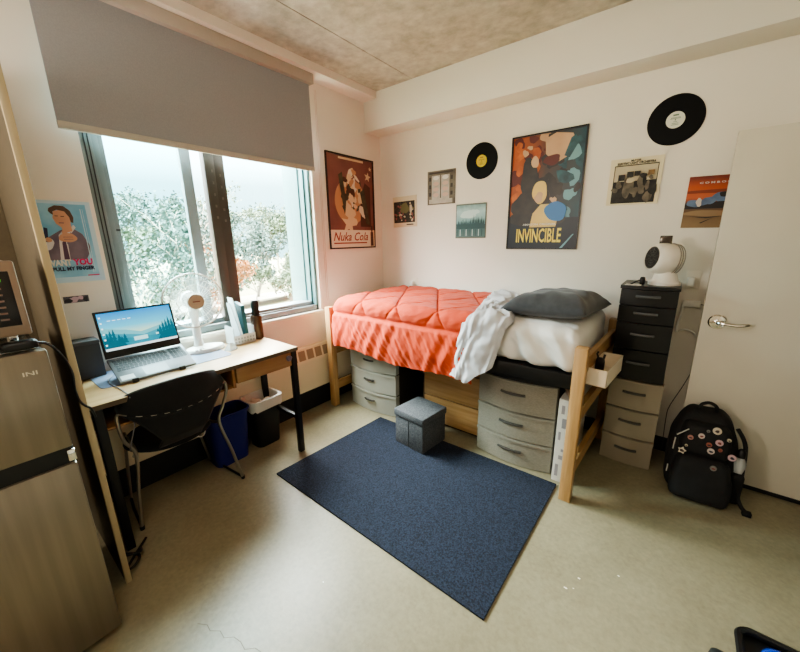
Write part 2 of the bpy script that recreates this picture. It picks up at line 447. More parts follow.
# red cola poster on the window wall
w, h = .655, .89
Mn = frame_at((.004, -.787, 1.525), (0, 1, 0), (0, 0, 1))
t = thing('poster', 'dusty red vintage cola poster framed in black beside the window', 'poster', (.004, -.46, 1.525), group=None)
poster_frame(t, Mn, w, h, mat('poster_black_frame', (46, 26, 22), .4), .014)
pm = [mat('poster_red', (138, 84, 76), .5, c2=(124, 72, 66), ns=6), mat('poster_cream', (222, 190, 156), .5), mat('poster_tan', (196, 140, 104), .5), mat('poster_olive', (62, 52, 38), .5, c2=(88, 74, 52), ns=14),
      mat('poster_white', (226, 206, 186), .5), mat('poster_deep_red', (150, 44, 34), .5), mat('poster_brown', (86, 44, 36), .5)]
r8 = random.Random(12)
lay = [(0, rect(.005, w-.005, .005, h-.005)), (2, ellipse(.31, .46, .215, .22, 32)), (6, [(.44, .22), (.60, .22), (.60, .62), (.52, .66), (.45, .50)])]
for k in range(46):                      # mottled cream, tan and olive patches in the middle of the sheet
    a = r8.random()*6.28; q = r8.random()**.6; lay.append((r8.choice([1, 3, 3, 2, 4, 6, 1]), blob(.34+.17*q*math.cos(a), .50+.24*q*math.sin(a), .014+.026*r8.random(), .02+.045*r8.random(), k, 14, .35, r8.uniform(-.8, .8))))
lay += [(3, [(.15, .70), (.20, .73), (.25, .40), (.21, .34)]), (3, [(.44, .56), (.50, .60), (.58, .24), (.52, .25)]), (1, [(.24, .46), (.31, .42), (.27, .30), (.22, .33)])]
lay += [(1, star(.27, .245, .115, .15)), (1, star(.56, .72, .05, .2)), (1, star(.60, .80, .025, 0)), (1, rect(.16, .50, .845, .865)), (4, rect(.014, w-.07, .014, .185)), (1, rect(w-.085, w-.014, .014, .185)), (6, rect(w-.075, w-.03, .02, .165)), (6, rect(w-.064, w-.042, .165, .23)), (5, rect(.05, .52, .05, .062))]
obj('print', art(Mn, lay, .00012, .001, (.005, w-.005, .005, h-.005)), pm, t, smooth=0, normals=False)
mb = text_mb('Nuka Cola', Mn @ T(0, 0, .0105), .045, .078, .49, .085, shear=.35, bold=.01)
obj('lettering', mb, pm[5], t, smooth=0, label='dark red slanted title')

# pointing man poster, partly behind the partition
w, h = .305, .44
Mn = frame_at((.003, -2.855, 1.404), (0, 1, 0), (0, 0, 1))
t = thing('poster', 'light blue poster of a pointing man in a grey jacket', 'poster', (.003, -2.7, 1.404))
pm = [mat('poster_sky', (120, 178, 210), .4, c2=(168, 208, 226), ns=5), mat('poster_pale_border', (190, 212, 226), .4), mat('poster_skin', (206, 152, 124), .5), mat('poster_hair', (92, 66, 54), .5), mat('poster_jacket', (132, 116, 130), .5, c2=(98, 84, 104), ns=10),
      mat('poster_shirt', (222, 212, 210), .5), mat('poster_navy', (40, 44, 78), .5), mat('poster_pink', (214, 42, 110), .5), mat('poster_tie', (98, 70, 92), .5)]
lay = [(1, rect(0, w, 0, h)), (0, rect(.012, w-.022, .03, h-.016)),
       (4, [(.07, .125), (.05, .18), (.09, .24), (.155, .285), (.205, .30), (.245, .265), (.268, .20), (.262, .165), (.24, .125)]),
       (5, [(.13, .125), (.145, .26), (.165, .285), (.20, .285), (.175, .22), (.17, .125)]), (8, [(.145, .125), (.152, .22), (.168, .24), (.168, .125)]), (5, blob(.085, .215, .035, .035, 2, amp=.1)), (5, [(.19, .285), (.215, .315), (.222, .30), (.2, .27)]),
       (2, [(.165, .27), (.165, .31), (.205, .325), (.205, .28)]),
       (2, [(.145, .385), (.137, .35), (.146, .32), (.165, .298), (.187, .30), (.207, .33), (.21, .375), (.19, .398)]), (3, [(.125, .385), (.13, .40), (.155, .415), (.19, .413), (.213, .39), (.222, .355), (.217, .325), (.207, .328), (.205, .355), (.19, .385), (.16, .392), (.143, .383), (.142, .365), (.133, .372)]),
       (3, rect(.147, .160, .358, .362)), (3, rect(.170, .185, .356, .360)), (8, rect(.157, .178, .322, .326)), (2, [(.158, .352), (.168, .352), (.170, .334), (.157, .333)]),
       (4, [(.17, .215), (.19, .265), (.235, .25), (.255, .20), (.22, .175), (.185, .19)]), (2, blob(.18, .245, .036, .026, 3, amp=.12)), (2, blob(.171, .272, .011, .017, 4, amp=.1)), (8, rect(.16, .2, .248, .25)), (8, rect(.162, .2, .236, .238)),
       (6, [(.082, .225), (.098, .222), (.106, .295), (.092, .30)]), (2, blob(.1, .235, .014, .012, 5, amp=.1)), (1, rect(.255, .259, .05, .40)), (1, rect(.265, .267, .05, .40)), (7, rect(.228, .28, .032, .038))]
obj('print', art(Mn, lay, base=.0005), pm, t, smooth=0, normals=False)
obj('backing', MB_box := B(0, .003, -2.855, -2.55, 1.404, 1.844), PAPER, t)
def words(t, M, items, lift, bold=.045):
    for s, x, y, w_, h_, m_, sh in items:
        mm = text_mb(s, M @ T(0, 0, lift), x, y, w_, h_, shear=sh, bold=bold)
        obj('lettering', mm, m_, t, smooth=0)
words(t, Mn, [('I WANT', .055, .094, .115, .034, PAPER, 0), ('YOU', .176, .094, .085, .036, pm[7], 0), ('TO PULL MY FINGER', .045, .066, .22, .022, pm[6], 0)], .011)

# small printed strip below it
t = thing('photo_print', 'small grey and pink photo print stuck below the pointing man poster', 'photo', (.002, -2.70, 1.288))
Mn = frame_at((.001, -2.756, 1.288), (0, 1, 0), (0, 0, 1))
pm2 = [mat('print_grey', (96, 88, 94), .6), mat('print_pink', (206, 170, 178), .6), mat('print_dark', (54, 46, 54), .6)]
obj('print', art(Mn, [(0, rect(0, .11, 0, .038)), (1, blob(.045, .018, .022, .016, 2)), (2, blob(.02, .014, .016, .012, 3)), (1, blob(.075, .026, .014, .01, 5)), (2, blob(.095, .016, .012, .014, 6))]), pm2, t, smooth=0, normals=False)
obj('backing', B(0, .001, -2.756, -2.646, 1.288, 1.326), PAPER, t)

# film poster over the bed
w, h = .573, .902
Mn = frame_at((1.4725, -.004, 1.514), (1, 0, 0), (0, 0, 1))
t = thing('poster', 'tall black framed animated series poster with yellow block title over the bed', 'poster', (1.76, -.004, 1.514))
poster_frame(t, Mn, w, h, mat('poster_frame_black', (16, 15, 17), .35), .011, .014)
gm = gradient_mat('series_backdrop', [(0, (186, 92, 40)), (.3, (140, 74, 44)), (.55, (78, 62, 56)), (1, (40, 74, 84))], .4, 'X', wobble=.5, ns=3)
pm = [gm, mat('series_dark', (44, 40, 44), .4, c2=(62, 54, 52), ns=12), mat('series_skin', (206, 168, 132), .4, c2=(190, 150, 116), ns=4), mat('series_maroon', (98, 40, 34), .4), mat('series_teal', (54, 96, 104), .4, c2=(36, 62, 70), ns=16),
      mat('series_yellow', (226, 196, 116), .4, c2=(214, 182, 112), ns=6), mat('series_blue', (58, 118, 176), .4), gradient_mat('series_foot', [(0, (30, 34, 46)), (1, (52, 52, 60))], .4, 'Z'), mat('series_orange', (206, 112, 52), .4, c2=(168, 80, 38), ns=10), mat('series_glow', (116, 160, 168), .4)]
r8 = random.Random(4)
lay = [(0, rect(.008, w-.008, .008, h-.008))]
for k in range(70):                      # drifting patches: orange at one side, smoke in the middle, teal at the other
    x_ = .02+.53*r8.random(); y_ = .27+.6*r8.random(); f = x_/.55+.3*(r8.random()-.5)
    ci = r8.choice([8, 8, 3]) if f < .33 else (r8.choice([1, 3, 1, 2]) if f < .66 else r8.choice([4, 4, 9, 1]))
    sz = .014+.035*r8.random(); lay.append((ci, blob(x_, y_, sz, sz*r8.uniform(.8, 1.6), k, 14, .35, r8.uniform(-1, 1))))
lay += [(2, [(.28, .74), (.27, .85), (.35, .885), (.47, .86), (.50, .80), (.44, .70), (.38, .67), (.33, .69)]), (4, [(.42, .71), (.46, .83), (.49, .85), (.52, .80), (.46, .69)]), (3, blob(.33, .69, .07, .035, 6)), (1, blob(.17, .55, .08, .16, 10)), (2, blob(.20, .69, .03, .045, 11, amp=.12)), (1, blob(.13, .36, .09, .12, 14)),
       (7, rect(.008, w-.008, .008, .25)), (1, blob(.25, .26, .22, .09, 21, amp=.2)), (5, [(.19, .18), (.21, .29), (.27, .36), (.35, .36), (.42, .30), (.40, .18)]), (6, blob(.39, .30, .085, .075, 17, amp=.12)), (1, blob(.255, .52, .07, .05, 18, amp=.2)), (5, blob(.255, .455, .062, .085, 19, amp=.12)), (2, blob(.25, .415, .035, .04, 20, amp=.2)), (9, [(.445, .011), (.535, .12), (.545, .12), (.465, .011)])]
obj('print', art(Mn, lay, .0001, .001, (.008, w-.008, .008, h-.008)), pm, t, smooth=0, normals=False)
words(t, Mn, [('AMAZON ORIGINAL', .135, .195, .27, .016, PAPER, 0), ('INVINCIBLE', .085, .055, .365, .115, mat('series_title', (238, 214, 92), .4), 0)], .0125, .018)

# album covers
def cover(name, label, x, z, mats, lay, rot=0, w=.312, bend=.006):
    t = thing(name, label, 'album cover', (x+w/2, -.003, z), group='album covers on the bed wall')
    Mc = frame_at((x, -.0075, z), (1, 0, 0), (0, 0, 1)) @ T(w/2, w/2, 0) @ RZ(rot) @ T(-w/2, -w/2, 0)
    mb = MB(); mb.M = Mc; mb.box(0, w, 0, w, -.0076, .0, bev=.001); obj('sleeve', mb, mats[0], t)
    obj('print', art(Mc, lay, clip=(0, w, 0, w)), mats, t, smooth=0, normals=False)
    return t, Mc
W_ = .312
r5 = random.Random(5)
pmA = [mat('cover_cream', (222, 206, 176), .6), mat('cover_dark', (40, 32, 28), .6, c2=(70, 58, 46), ns=40), mat('cover_olive', (112, 104, 64), .6), mat('cover_rose', (150, 84, 76), .6), mat('cover_pale', (196, 178, 150), .6)]
lay = [(1, rect(.012, .29, .045, .262))]
for k in range(40):
    lay.append((r5.choice([1, 2, 3, 4, 4, 3]), blob(.03+r5.random()*.245, .06+r5.random()*.18, .006+r5.random()*.012, .005+r5.random()*.009, k)))
lay += [(2, blob(.17, .19, .05, .06, 3)), (4, blob(.25, .18, .016, .05, 4)), (1, rect(.19, .28, .018, .028))]
cover('album_cover', 'cream bordered album cover with a dark crowded picture near the corner', .175, 1.738, pmA, [(i, p) for i, p in lay], .02)
pmB = [mat('cover_stone', (126, 116, 104), .6, c2=(96, 86, 76), ns=9), mat('cover_stone_light', (196, 188, 176), .6, c2=(170, 160, 148), ns=12), mat('cover_stone_dark', (70, 62, 56), .6), mat('cover_soft_rose', (206, 176, 160), .6), mat('cover_white', (222, 218, 210), .6)]
lay = [(0, rect(0, W_, 0, W_)), (1, rect(.02, .285, .01, .05)), (1, rect(.05, .25, .05, .27)), (2, rect(.02, .29, .285, .30)), (2, rect(.147, .157, .06, .27))]
for c_ in range(2):
    for r_ in range(4): lay.append((3 if r_ < 3 else 4, ellipse(.10+.105*c_, .09+.052*r_, .034, .019, 14)))
for c_ in (.022, .265):
    for r_ in range(3): lay.append((2, rect(c_, c_+.024, .08+.07*r_, .115+.07*r_)))
cover('album_cover', 'grey stone coloured album cover between the corner and the yellow label record', .624, 1.9395, pmB, lay)
pmC = [mat('cover_edge', (104, 112, 104), .5), gradient_mat('cover_mist', [(0, (92, 122, 122)), (.35, (66, 98, 102)), (.5, (140, 182, 186)), (.8, (176, 208, 208)), (1, (128, 160, 160))], .5, 'Z', wobble=.3, ns=6), mat('cover_pine', (52, 82, 86), .5), mat('cover_mist_light', (204, 224, 222), .5)]
lay = [(1, rect(.008, .304, .012, .300)), (3, blob(.13, .215, .07, .04, 3)), (3, blob(.2, .235, .04, .025, 4)), (2, rect(.008, .304, .085, .125))]
for k in range(18):
    x_ = .015+k*.0162; hh = .135+.05*r5.random()+(.03 if k > 9 else 0); lay.append((2, [(x_-.009, .12), (x_+.009, .12), (x_, hh)]))
for k in range(9): lay.append((3 if k % 2 else 2, rect(.02+k*.032, .027+k*.032, .02, .08)))
cover('album_cover', 'misty teal album cover of a pine treeline above the comforter', .952, 1.6126, pmC, lay)
pmD = [mat('cover_ivory', (226, 212, 180), .6), mat('cover_black', (26, 23, 22), .6, c2=(52, 46, 40), ns=30), mat('cover_sky', (196, 182, 152), .6), mat('cover_grey', (124, 112, 96), .6, c2=(86, 78, 66), ns=20), mat('cover_brown', (120, 92, 56), .6)]
lay = [(0, rect(0, W_, 0, W_)), (1, rect(.028, .290, .012, .268)), (2, rect(.033, .285, .15, .262)), (1, rect(.033, .285, .014, .16))]
for k in range(26):
    lay.append((3 if k % 3 else 1, blob(.045+r5.random()*.23, .03+r5.random()*.13, .008+r5.random()*.016, .014+r5.random()*.03, k)))
lay += [(3, blob(.125, .12, .032, .07, 31)), (2, blob(.14, .165, .03, .018, 32)), (3, blob(.195, .15, .018, .04, 33)), (1, rect(.06, .10, .165, .205)), (1, rect(.11, .15, .185, .222)), (1, rect(.155, .19, .19, .222)), (4, rect(.235, .27, .19, .222)), (3, blob(.255, .175, .012, .014, 35)), (1, blob(.21, .19, .02, .018, 36))]
t, Mc = cover('album_cover', 'ivory album cover with a black and white crowd beside the framed series poster', 2.2164, 1.8306, pmD, lay, -.01)
words(t, Mc, [('MUTTER', .125, .286, .06, .013, INK, 0), ('ELECTRIC LIGHT ORCHESTRA', .045, .268, .225, .016, INK, 0)], .022)
pmE = [gradient_mat('cover_sunset', [(0, (146, 118, 84)), (.35, (112, 84, 60)), (.5, (70, 46, 38)), (.62, (190, 96, 56)), (.8, (186, 82, 34)), (1, (112, 40, 26))], .5, 'Z', wobble=.15, ns=4), mat('cover_soot', (40, 34, 34), .5), mat('cover_steel_blue', (112, 134, 164), .5, c2=(78, 96, 124), ns=10), mat('cover_bone', (202, 190, 178), .5), mat('cover_rust', (132, 54, 28), .5), mat('cover_sand', (150, 122, 90), .5)]
lay = [(0, rect(0, W_, 0, W_)), (4, blob(.12, .225, .16, .012, 3)), (1, rect(0, W_, .12, .155)), (2, blob(.06, .155, .05, .025, 4)), (3, blob(.07, .16, .015, .025, 5)), (2, blob(.12, .17, .04, .02, 6)), (2, blob(.205, .185, .07, .035, 7)), (1, blob(.185, .205, .018, .018, 8)), (1, blob(.235, .21, .018, .018, 9)), (1, blob(.20, .14, .07, .02, 10)), (5, blob(.12, .09, .12, .02, 12)), (1, [(.01, .075), (.12, .06), (.25, .078), (.12, .066)]), (1, [(.09, .03), (.16, .065), (.10, .028)]), (2, blob(.27, .16, .03, .04, 14))]
t, Mc = cover('album_cover', 'orange sunset album cover partly hidden behind the open door', 2.681, 1.658, pmE, lay, -.015, .32)
words(t, Mc, [('C O M B O F A C E', .055, .272, .22, .012, pmE[3], 0)], .013)

# vinyl records
def vinyl_mat():
    m, nt, b = base_mat('vinyl'); N, L = nt.nodes, nt.links
    b.inputs['Base Color'].default_value = lin((6, 6, 7)); b.inputs['Roughness'].default_value = .5; b.inputs['Specular IOR Level'].default_value = .2
    return m
VIN = vinyl_mat()
def record(label, x, z, lm, inkm):
    t = thing('vinyl_record', label, 'record', (x, -.004, z), group='vinyl records on the bed wall')
    M0 = T(x, 0, z) @ RX(PI/2)
    mb = MB(); mb.M = M0
    prof = [(0, .002), (.151, .002), (.1515, .004), (.150, .0055)]
    rr = .148
    while rr > .058:
        prof += [(rr, .0052), (rr-.002, .0046)]; rr -= .004
    prof += [(.053, .0052), (0, .0052)]
    mb.lathe(prof, 72); obj('disc', mb, VIN, t)
    mb = MB(); mb.M = M0; mb.lathe([(0, .0054), (.05, .0054), (.05, .0058), (0, .0059)], 40); lb = obj('paper_label', mb, lm, t)
    mb = MB(); mb.M = M0 @ T(0, 0, .0066)
    for k, (w2, y2) in enumerate(((.03, .024), (.05, .012), (.055, .006), (.02, -.012), (.034, -.022), (.04, -.03))):
        mb.poly([(-w2/2, y2, 0), (w2/2, y2, 0), (w2/2, y2+(.009 if k == 0 else .003), 0), (-w2/2, y2+(.009 if k == 0 else .003), 0)])
    mb.lathe([(0, .0002), (.004, .0002)], 12)
    obj('label_print', mb, inkm, lb, smooth=0)
record('black vinyl record with yellow centre label over the bed', 1.1963, 2.2783, mat('label_yellow', (216, 190, 52), .5, c2=(196, 168, 40), ns=30), mat('label_ochre', (150, 120, 40), .6))
record('black vinyl record with white centre label above the door side drawers', 2.5556, 2.3431, mat('label_white', (222, 220, 204), .5), mat('label_green', (104, 130, 104), .6))

# ------------------------------------------------------------------ bed
bed = thing('bed', 'raised honey oak bed frame with ladder ends', 'bed', (1.27, -.53, 0))
def post(x0, x1, y0, y1, h=1.005):
    return obj('post', B(x0, x1, y0, y1, 0, h, bev=.004), OAKZ, bed)
post(.14, .205, -1.02, -.955); post(.14, .205, -.11, -.045)
post(2.305, 2.372, -1.03, -.96); post(2.35, 2.42, -.12, -.045)
for (z0, z1) in ((.165, .25), (.535, .62), (.845, .935)):
    obj('end_rail', B(.155, .19, -.955, -.11, z0, z1, bev=.004), OAKY, bed)
    mb = MB(); mb.hexa([(2.332, -.965, z0), (2.365, -.965, z0), (2.408, -.115, z0), (2.375, -.115, z0), (2.332, -.965, z1), (2.365, -.965, z1), (2.408, -.115, z1), (2.375, -.115, z1)])
    obj('end_rail', mb, OAKY, bed)
obj('side_rail', B(.205, 2.31, -1.0, -.965, .735, .825, bev=.003), BLACKM, bed)
obj('side_rail', B(.205, 2.355, -.10, -.065, .735, .825, bev=.003), BLACKM, bed)
obj('deck', B(.205, 2.33, -.965, -.10, .79, .825), BLACKM, bed)

SHEET = mat('white_cotton', (226, 222, 216), .85, c2=(218, 213, 206), ns=4, sheen=.2)
def n3(x, y, z, s): return noise.noise(Vector((x*s, y*s, z*s)))
def mat_fn(p):
    f = max(0, min(1, (-.55-p.y)/.3)); tq = max(0, min(1, (p.x-1.6)/.2))
    wr = n3(p.x*1.0+.5*p.z-.25*p.y, p.z*.3, p.y*.4, 11)*.042+n3(p.x+.7*p.z, p.z*.5, p.y*.5, 28)*.016
    top = max(0, (p.z-1.03)/.06)
    if p.y < -.9: p.y += wr*tq*(1-.5*top)
    p.z += .006*n3(p.x, p.y, 0, 6)+.010*n3(p.x*1.0+.8*p.y, p.y*.4, 2, 16)*f*tq*top
    e = max(0, (p.x-2.15)/.18); p.z += -.012*e*e
    return p
mb = MB(); mb.rbox((1.275, -.53, .96), (2.10, .93, .262), .07, (130, 40, 18), mat_fn)
mattress = obj('mattress', mb, SHEET, None, 'thick mattress in a white fitted sheet on the oak bed', 'mattress', smooth=80)

# comforter
H = 1.108
def comforter(u, v):
    yb, yf = -.05, -1.03
    R = .085; L1 = (yb-(yf+R)); L2 = R*PI/2; zb = .655+.016*math.sin(u*9)-.03*u; L3 = (H-R)-zb; Lt = L1+L2+L3
    s = v*Lt
    x = .222+u*(1.42+.27*min(1, s/L1)-.222)
    if s < L1: y, z, ny, nz = yb-s, H, 0, 1
    elif s < L1+L2:
        a = (s-L1)/R; y, z, ny, nz = yf+R-R*math.sin(a), H-R+R*math.cos(a), -math.sin(a), math.cos(a)
    else: y, z, ny, nz = yf, H-R-(s-L1-L2), -1, 0
    p = .385
    a, b = (x-.02+s*.62)/p, (x-.02-s*.62)/p
    seam_s = L1+L2+.045
    dd = min(abs(a-round(a)), abs(b-round(b)))
    dseam = abs(s-seam_s)
    if s < seam_s:
        puff = .012*(1-math.exp(-(dd/.12)**1.5))-.010*math.exp(-(dd/.020)**2)
        puff += .004*n3(x*1.5, s, 0, 11)+.005*n3(x*.6+s*.7, s, 3, 26)+.010*n3(x, s, 2, 3.5)
        puff *= min(1, dseam/.05*.7+.3)
        if dseam < .022: puff -= .010*(1-dseam/.022)
    else:
        k = (s-seam_s)/max(.01, Lt-seam_s); e = min(1, dseam/.03)
        fold = .55*n3(x*1.0+.15*k, s*.16, 1, 15)+.45*n3(x*1.0-.2*k, s*.3, 7, 30)+.12*n3(x*.8+s*.5, s, 4, 12)
        puff = -.010*max(0, 1-dseam/.022)+e*(.014+.030*fold*(.55+.45*k)+.018*math.sin(PI*min(1, k*.9)))
    lx = x-.222; RL = .15; dz = 0
    if lx < RL: q = 1-lx/RL; dz = -RL*(1-math.sqrt(max(0, 1-q*q)))*.85
    cy = 0
    if lx < .10: q = 1-lx/.10; cy = .08*(1-math.sqrt(max(0, 1-q*q)))     # rounded corner in plan
    if nz < 1: y += cy
    return (x, y+ny*puff, z+nz*puff+dz*(nz if nz > .25 else .25))
CORAL = mat('coral_comforter', (200, 68, 20), .85, c2=(190, 61, 17), ns=5, sheen=.1, bump=.25, bs=60)
mb = MB(); mb.grid(comforter, 210, 190)
def end_drop(a, b):
    p0 = comforter(0, a*.86); return (p0[0]-.012*math.sin(PI*b*.5), p0[1], max(.72, p0[2]-b*.32)+.0)
mb.grid(end_drop, 60, 12)
com = obj('comforter', mb, CORAL, None, 'coral quilted comforter with gathered edge covering the foot of the bed', 'comforter', smooth=180)

# turned-down sheet
def sheet_fn(u, v):
    yb, yf = -.06, -1.062
    R = .08; L1 = yb-(yf+R); L2 = R*PI/2; Hs = 1.128
    zb = .655+.14*max(0, (u-.5)/.5)**1.3+.012*math.sin(u*11); L3 = Hs-R-zb; Lt = L1+L2+L3; s = v*Lt
    q = min(1, s/L1); dn = max(0, (s-L1)/(Lt-L1))
    xl = 1.36+.27*q-.13*dn; xr = 1.66+.27*q-.10*dn
    x = xl+u*(xr-xl)
    if s < L1: y, z, ny, nz = yb-s, Hs, 0, 1
    elif s < L1+L2:
        a = (s-L1)/R; y, z, ny, nz = yf+R-R*math.sin(a), Hs-R+R*math.cos(a), -math.sin(a), math.cos(a)
    else: y, z, ny, nz = yf, Hs-R-(s-L1-L2), -1, 0
    g = u*.3+.10*n3(u*.6, s, 0, 3)       # folds run down the cloth, swinging a little
    w = .020*n3(g*1.0+.10*s, s*.22, 0, 22)+.012*n3(g-.05*s, s*.35, 5, 45)+.010*n3(u*.3+s, s-u*.3, 9, 9)
    e = min(u, 1-u); w += -.040*max(0, 1-e/.10)*(.5 if nz < .2 else 1)
    w += .022*math.sin(PI*u)
    return (x, y+ny*w, z+nz*w)
FLAT = mat('grey_white_sheet', (200, 198, 200), .85, c2=(190, 188, 191), ns=6, sheen=.2)
mb = MB(); mb.grid(sheet_fn, 60, 170)
obj('bed_sheet', mb, FLAT, None, 'rumpled pale grey flat sheet turned down between comforter and pillow', 'sheet', smooth=180)

# pillow
def pillow_fn(sgn):
    def f(a, b):
        u, v = a*2-1, b*2-1
        pin = 1-.08*(1-v*v)-0*u; pin2 = 1-.07*(1-u*u)
        x, y = .265*u*pin, .37*v*pin2
        hgt = (max(0, 1-u**4)**.55)*(max(0, 1-v**4)**.55)
        z = sgn*(.115 if sgn > 0 else .06)*hgt + (.010*n3(u*2+v, v*2, 0, 1.6)+.006*math.sin(9*v+5*u*u+3*n3(u, v, 3, 2)))*hgt*(1 if sgn > 0 else 0)
        return (x, y, z)
    return f
PM = T(2.075, -.52, 1.138) @ RZ(-.05) @ RY(-.04) @ RX(-.06)
mb = MB(); mb.M = PM; mb.grid(pillow_fn(1), 40, 48); mb.grid(pillow_fn(-1), 40, 48)
bmesh.ops.remove_doubles(mb.bm, verts=mb.bm.verts, dist=.0005)
obj('pillow', mb, mat('charcoal_jersey', (58, 58, 60), .9, c2=(66, 66, 68), ns=30, sheen=.25), None, 'charcoal pillow lying at the head of the bed', 'pillow', smooth=180)

# ------------------------------------------------------------------ plastic drawer chests
def chest(t, x0, x1, yf, yb, zs, body, face, hand, bulge=.04, top=None, hw=.12, lip=True):
    """zs: z levels from the floor up; one bowed drawer between each pair of levels"""
    def outline(d, inset=0):
        pts = []
        for i in range(13):
            k = i/12; pts.append((x0+inset+(x1-x0-2*inset)*k, yf-bulge*math.sin(PI*k)-d))
        return pts
    mb = MB(); mb.box(x0+.008, x1-.008, yf+.02, yb, zs[0], zs[-1]); obj('carcass', mb, body, t)
    if top:
        mb = MB(); mb.prism(outline(.004)+[(x1, yb), (x0, yb)], zs[-1], zs[-1]+.022); obj('top', mb, top, t)
    for a, b_ in zip(zs, zs[1:]):
        mb = MB(); mb.prism(outline(0, .006)+[(x1-.006, yf+.05), (x0+.006, yf+.05)], a+.006, b_-.004)
        if lip: mb.prism(outline(.009, .004)+[(x1-.004, yf+.05), (x0+.004, yf+.05)], b_-.024, b_-.006)
        dr = obj('drawer', mb, face, t)
        zc = a+(b_-a)*.60; xc = (x0+x1)/2
        mb = MB(); mb.tube([(xc-hw/2, yf-bulge-.004, zc), (xc-hw/4, yf-bulge-.014, zc), (xc, yf-bulge-.016, zc), (xc+hw/4, yf-bulge-.014, zc), (xc+hw/2, yf-bulge-.004, zc)], .009, 8)
        obj('handle', mb, hand, dr)
WICK = mat('grey_wicker_plastic', (150, 144, 130), .55, c2=(138, 132, 118), ns=60, stretch=(1, 1, 3), bump=.5, bs=70)
GREYP = mat('grey_plastic', (176, 176, 164), .5, c2=(168, 168, 156), ns=3)
TAUPE = mat('taupe_plastic', (148, 138, 120), .5, c2=(140, 130, 112), ns=3)
DKBODY = mat('dark_smoke_plastic', (52, 44, 38), .45)
DKH = mat('dark_handle', (70, 66, 60), .45)
t = thing('drawer_chest', 'pale grey three drawer plastic chest under the comforter end of the bed', 'drawer chest', (.54, -.64, 0))
chest(t, .255, .84, -.83, -.44, [0, .205, .41, .595], DKBODY, GREYP, DKH, .045, DKBODY)
t = thing('drawer_chest', 'wide grey woven look drawer chest under the head of the bed', 'drawer chest', (1.92, -.6, 0))
chest(t, 1.635, 2.2, -.815, -.40, [0, .205, .415, .655], DKBODY, WICK, DKH, .05, BLACK, .17)
t = thing('drawer_chest', 'taupe three drawer plastic chest standing under the black drawer tower', 'drawer chest', (2.59, -.2, 0))
chest(t, 2.425, 2.745, -.36, -.03, [0, .215, .43, .648], TAUPE, TAUPE, DKH, .02, None, .13)
t = thing('drawer_tower', 'tall black four drawer tower stacked on the taupe chest', 'drawer tower', (2.59, -.2, .65))
BLK2 = mat('black_drawer_plastic', (10, 10, 11), .35)
chest(t, 2.418, 2.738, -.37, -.03, [.65, .865, 1.05, 1.165, 1.275], BLK2, BLK2, mat('grey_pull', (84, 84, 84), .4), .012, BLK2, .13, False)

# wooden dresser under the bed
t = thing('dresser', 'low honey wood dresser with two drawers under the bed', 'dresser', (1.34, -.4, 0))
OAKD = wood('dresser_front', (182, 146, 100), (156, 118, 74), 0)
mb = MB(); mb.box(1.05, 1.625, -.70, -.1, .03, .70); obj('carcass', mb, [mat('dresser_side', (92, 66, 46), .5)], t)
obj('kick', B(1.07, 1.61, -.68, -.12, 0, .03), DARKRUB, t)
obj('drawer', B(1.075, 1.62, -.722, -.70, .035, .265, bev=.003), OAKD, t)
obj('drawer', B(1.075, 1.62, -.722, -.70, .275, .535, bev=.003), OAKD, t)
obj('drawer', B(1.075, 1.62, -.722, -.70, .545, .69, bev=.003), OAKD, t)

# black storage bag and things at the head end under the bed
def bag_fn(p):
    p.z += .012*n3(p.x, p.y, p.z, 8); p.y += .01*n3(p.x, p.z, 2, 9); return p
t = thing('storage_bag', 'flat black zipped storage bag on the woven look drawer chest', 'bag', (1.95, -.55, .68))
mb = MB(); mb.rbox((1.955, -.58, .733), (.60, .46, .098), .035, (22, 16, 6), bag_fn); obj('shell', mb, mat('black_nylon', (17, 17, 18), .7), t, smooth=80)
obj('zipper', MB().tube([(1.70, -.815, .752), (1.8, -.82, .745), (1.88, -.82, .738)], .004, 6), mat('zip_grey', (92, 90, 86), .4), t)
t = thing('cardboard_box', 'narrow white printed cardboard box upright behind the oak bed post', 'box', (2.262, -.6, 0))
obj('carton', B(2.218, 2.305, -.86, -.36, 0, .60, bev=.002), mat('white_card', (214, 208, 198), .6), t)
mb = MB(); mb.M = frame_at((2.218, -.8605, 0), (1, 0, 0), (0, 0, 1))
for k, (a, b_, c_, d_) in enumerate(((.02, .04, .50, .56), (.03, .06, .40, .47), (.015, .03, .31, .37), (.04, .07, .23, .25), (.03, .055, .17, .20), (.015, .035, .04, .13))):
    mb.poly([(a, c_, .0004), (b_, c_, .0004), (b_, d_, .0004), (a, d_, .0004)])
mb.M = frame_at((2.3055, -.86, 0), (0, 1, 0), (0, 0, 1))
for (a, b_, c_, d_) in ((.06, .12, .30, .42), (.17, .22, .34, .50), (.26, .33, .28, .38), (.1, .3, .53, .56), (.36, .42, .30, .46)):
    mb.poly([(a, c_, .0004), (b_, c_, .0004), (b_, d_, .0004), (a, d_, .0004)])
obj('print', mb, mat('carton_print', (150, 144, 146), .6), t, smooth=0, normals=False)
mb = MB(); mb.M = T(2.27, -.76, .603) @ RZ(.4) @ RX(.0); mb.box(-.03, .03, -.08, .08, 0, .03, bev=.003)
obj('playing_card_box', mb, mat('tan_packet', (158, 116, 84), .6, c2=(206, 190, 170), ns=14), None, 'small tan packet lying on the narrow white carton', 'packet')

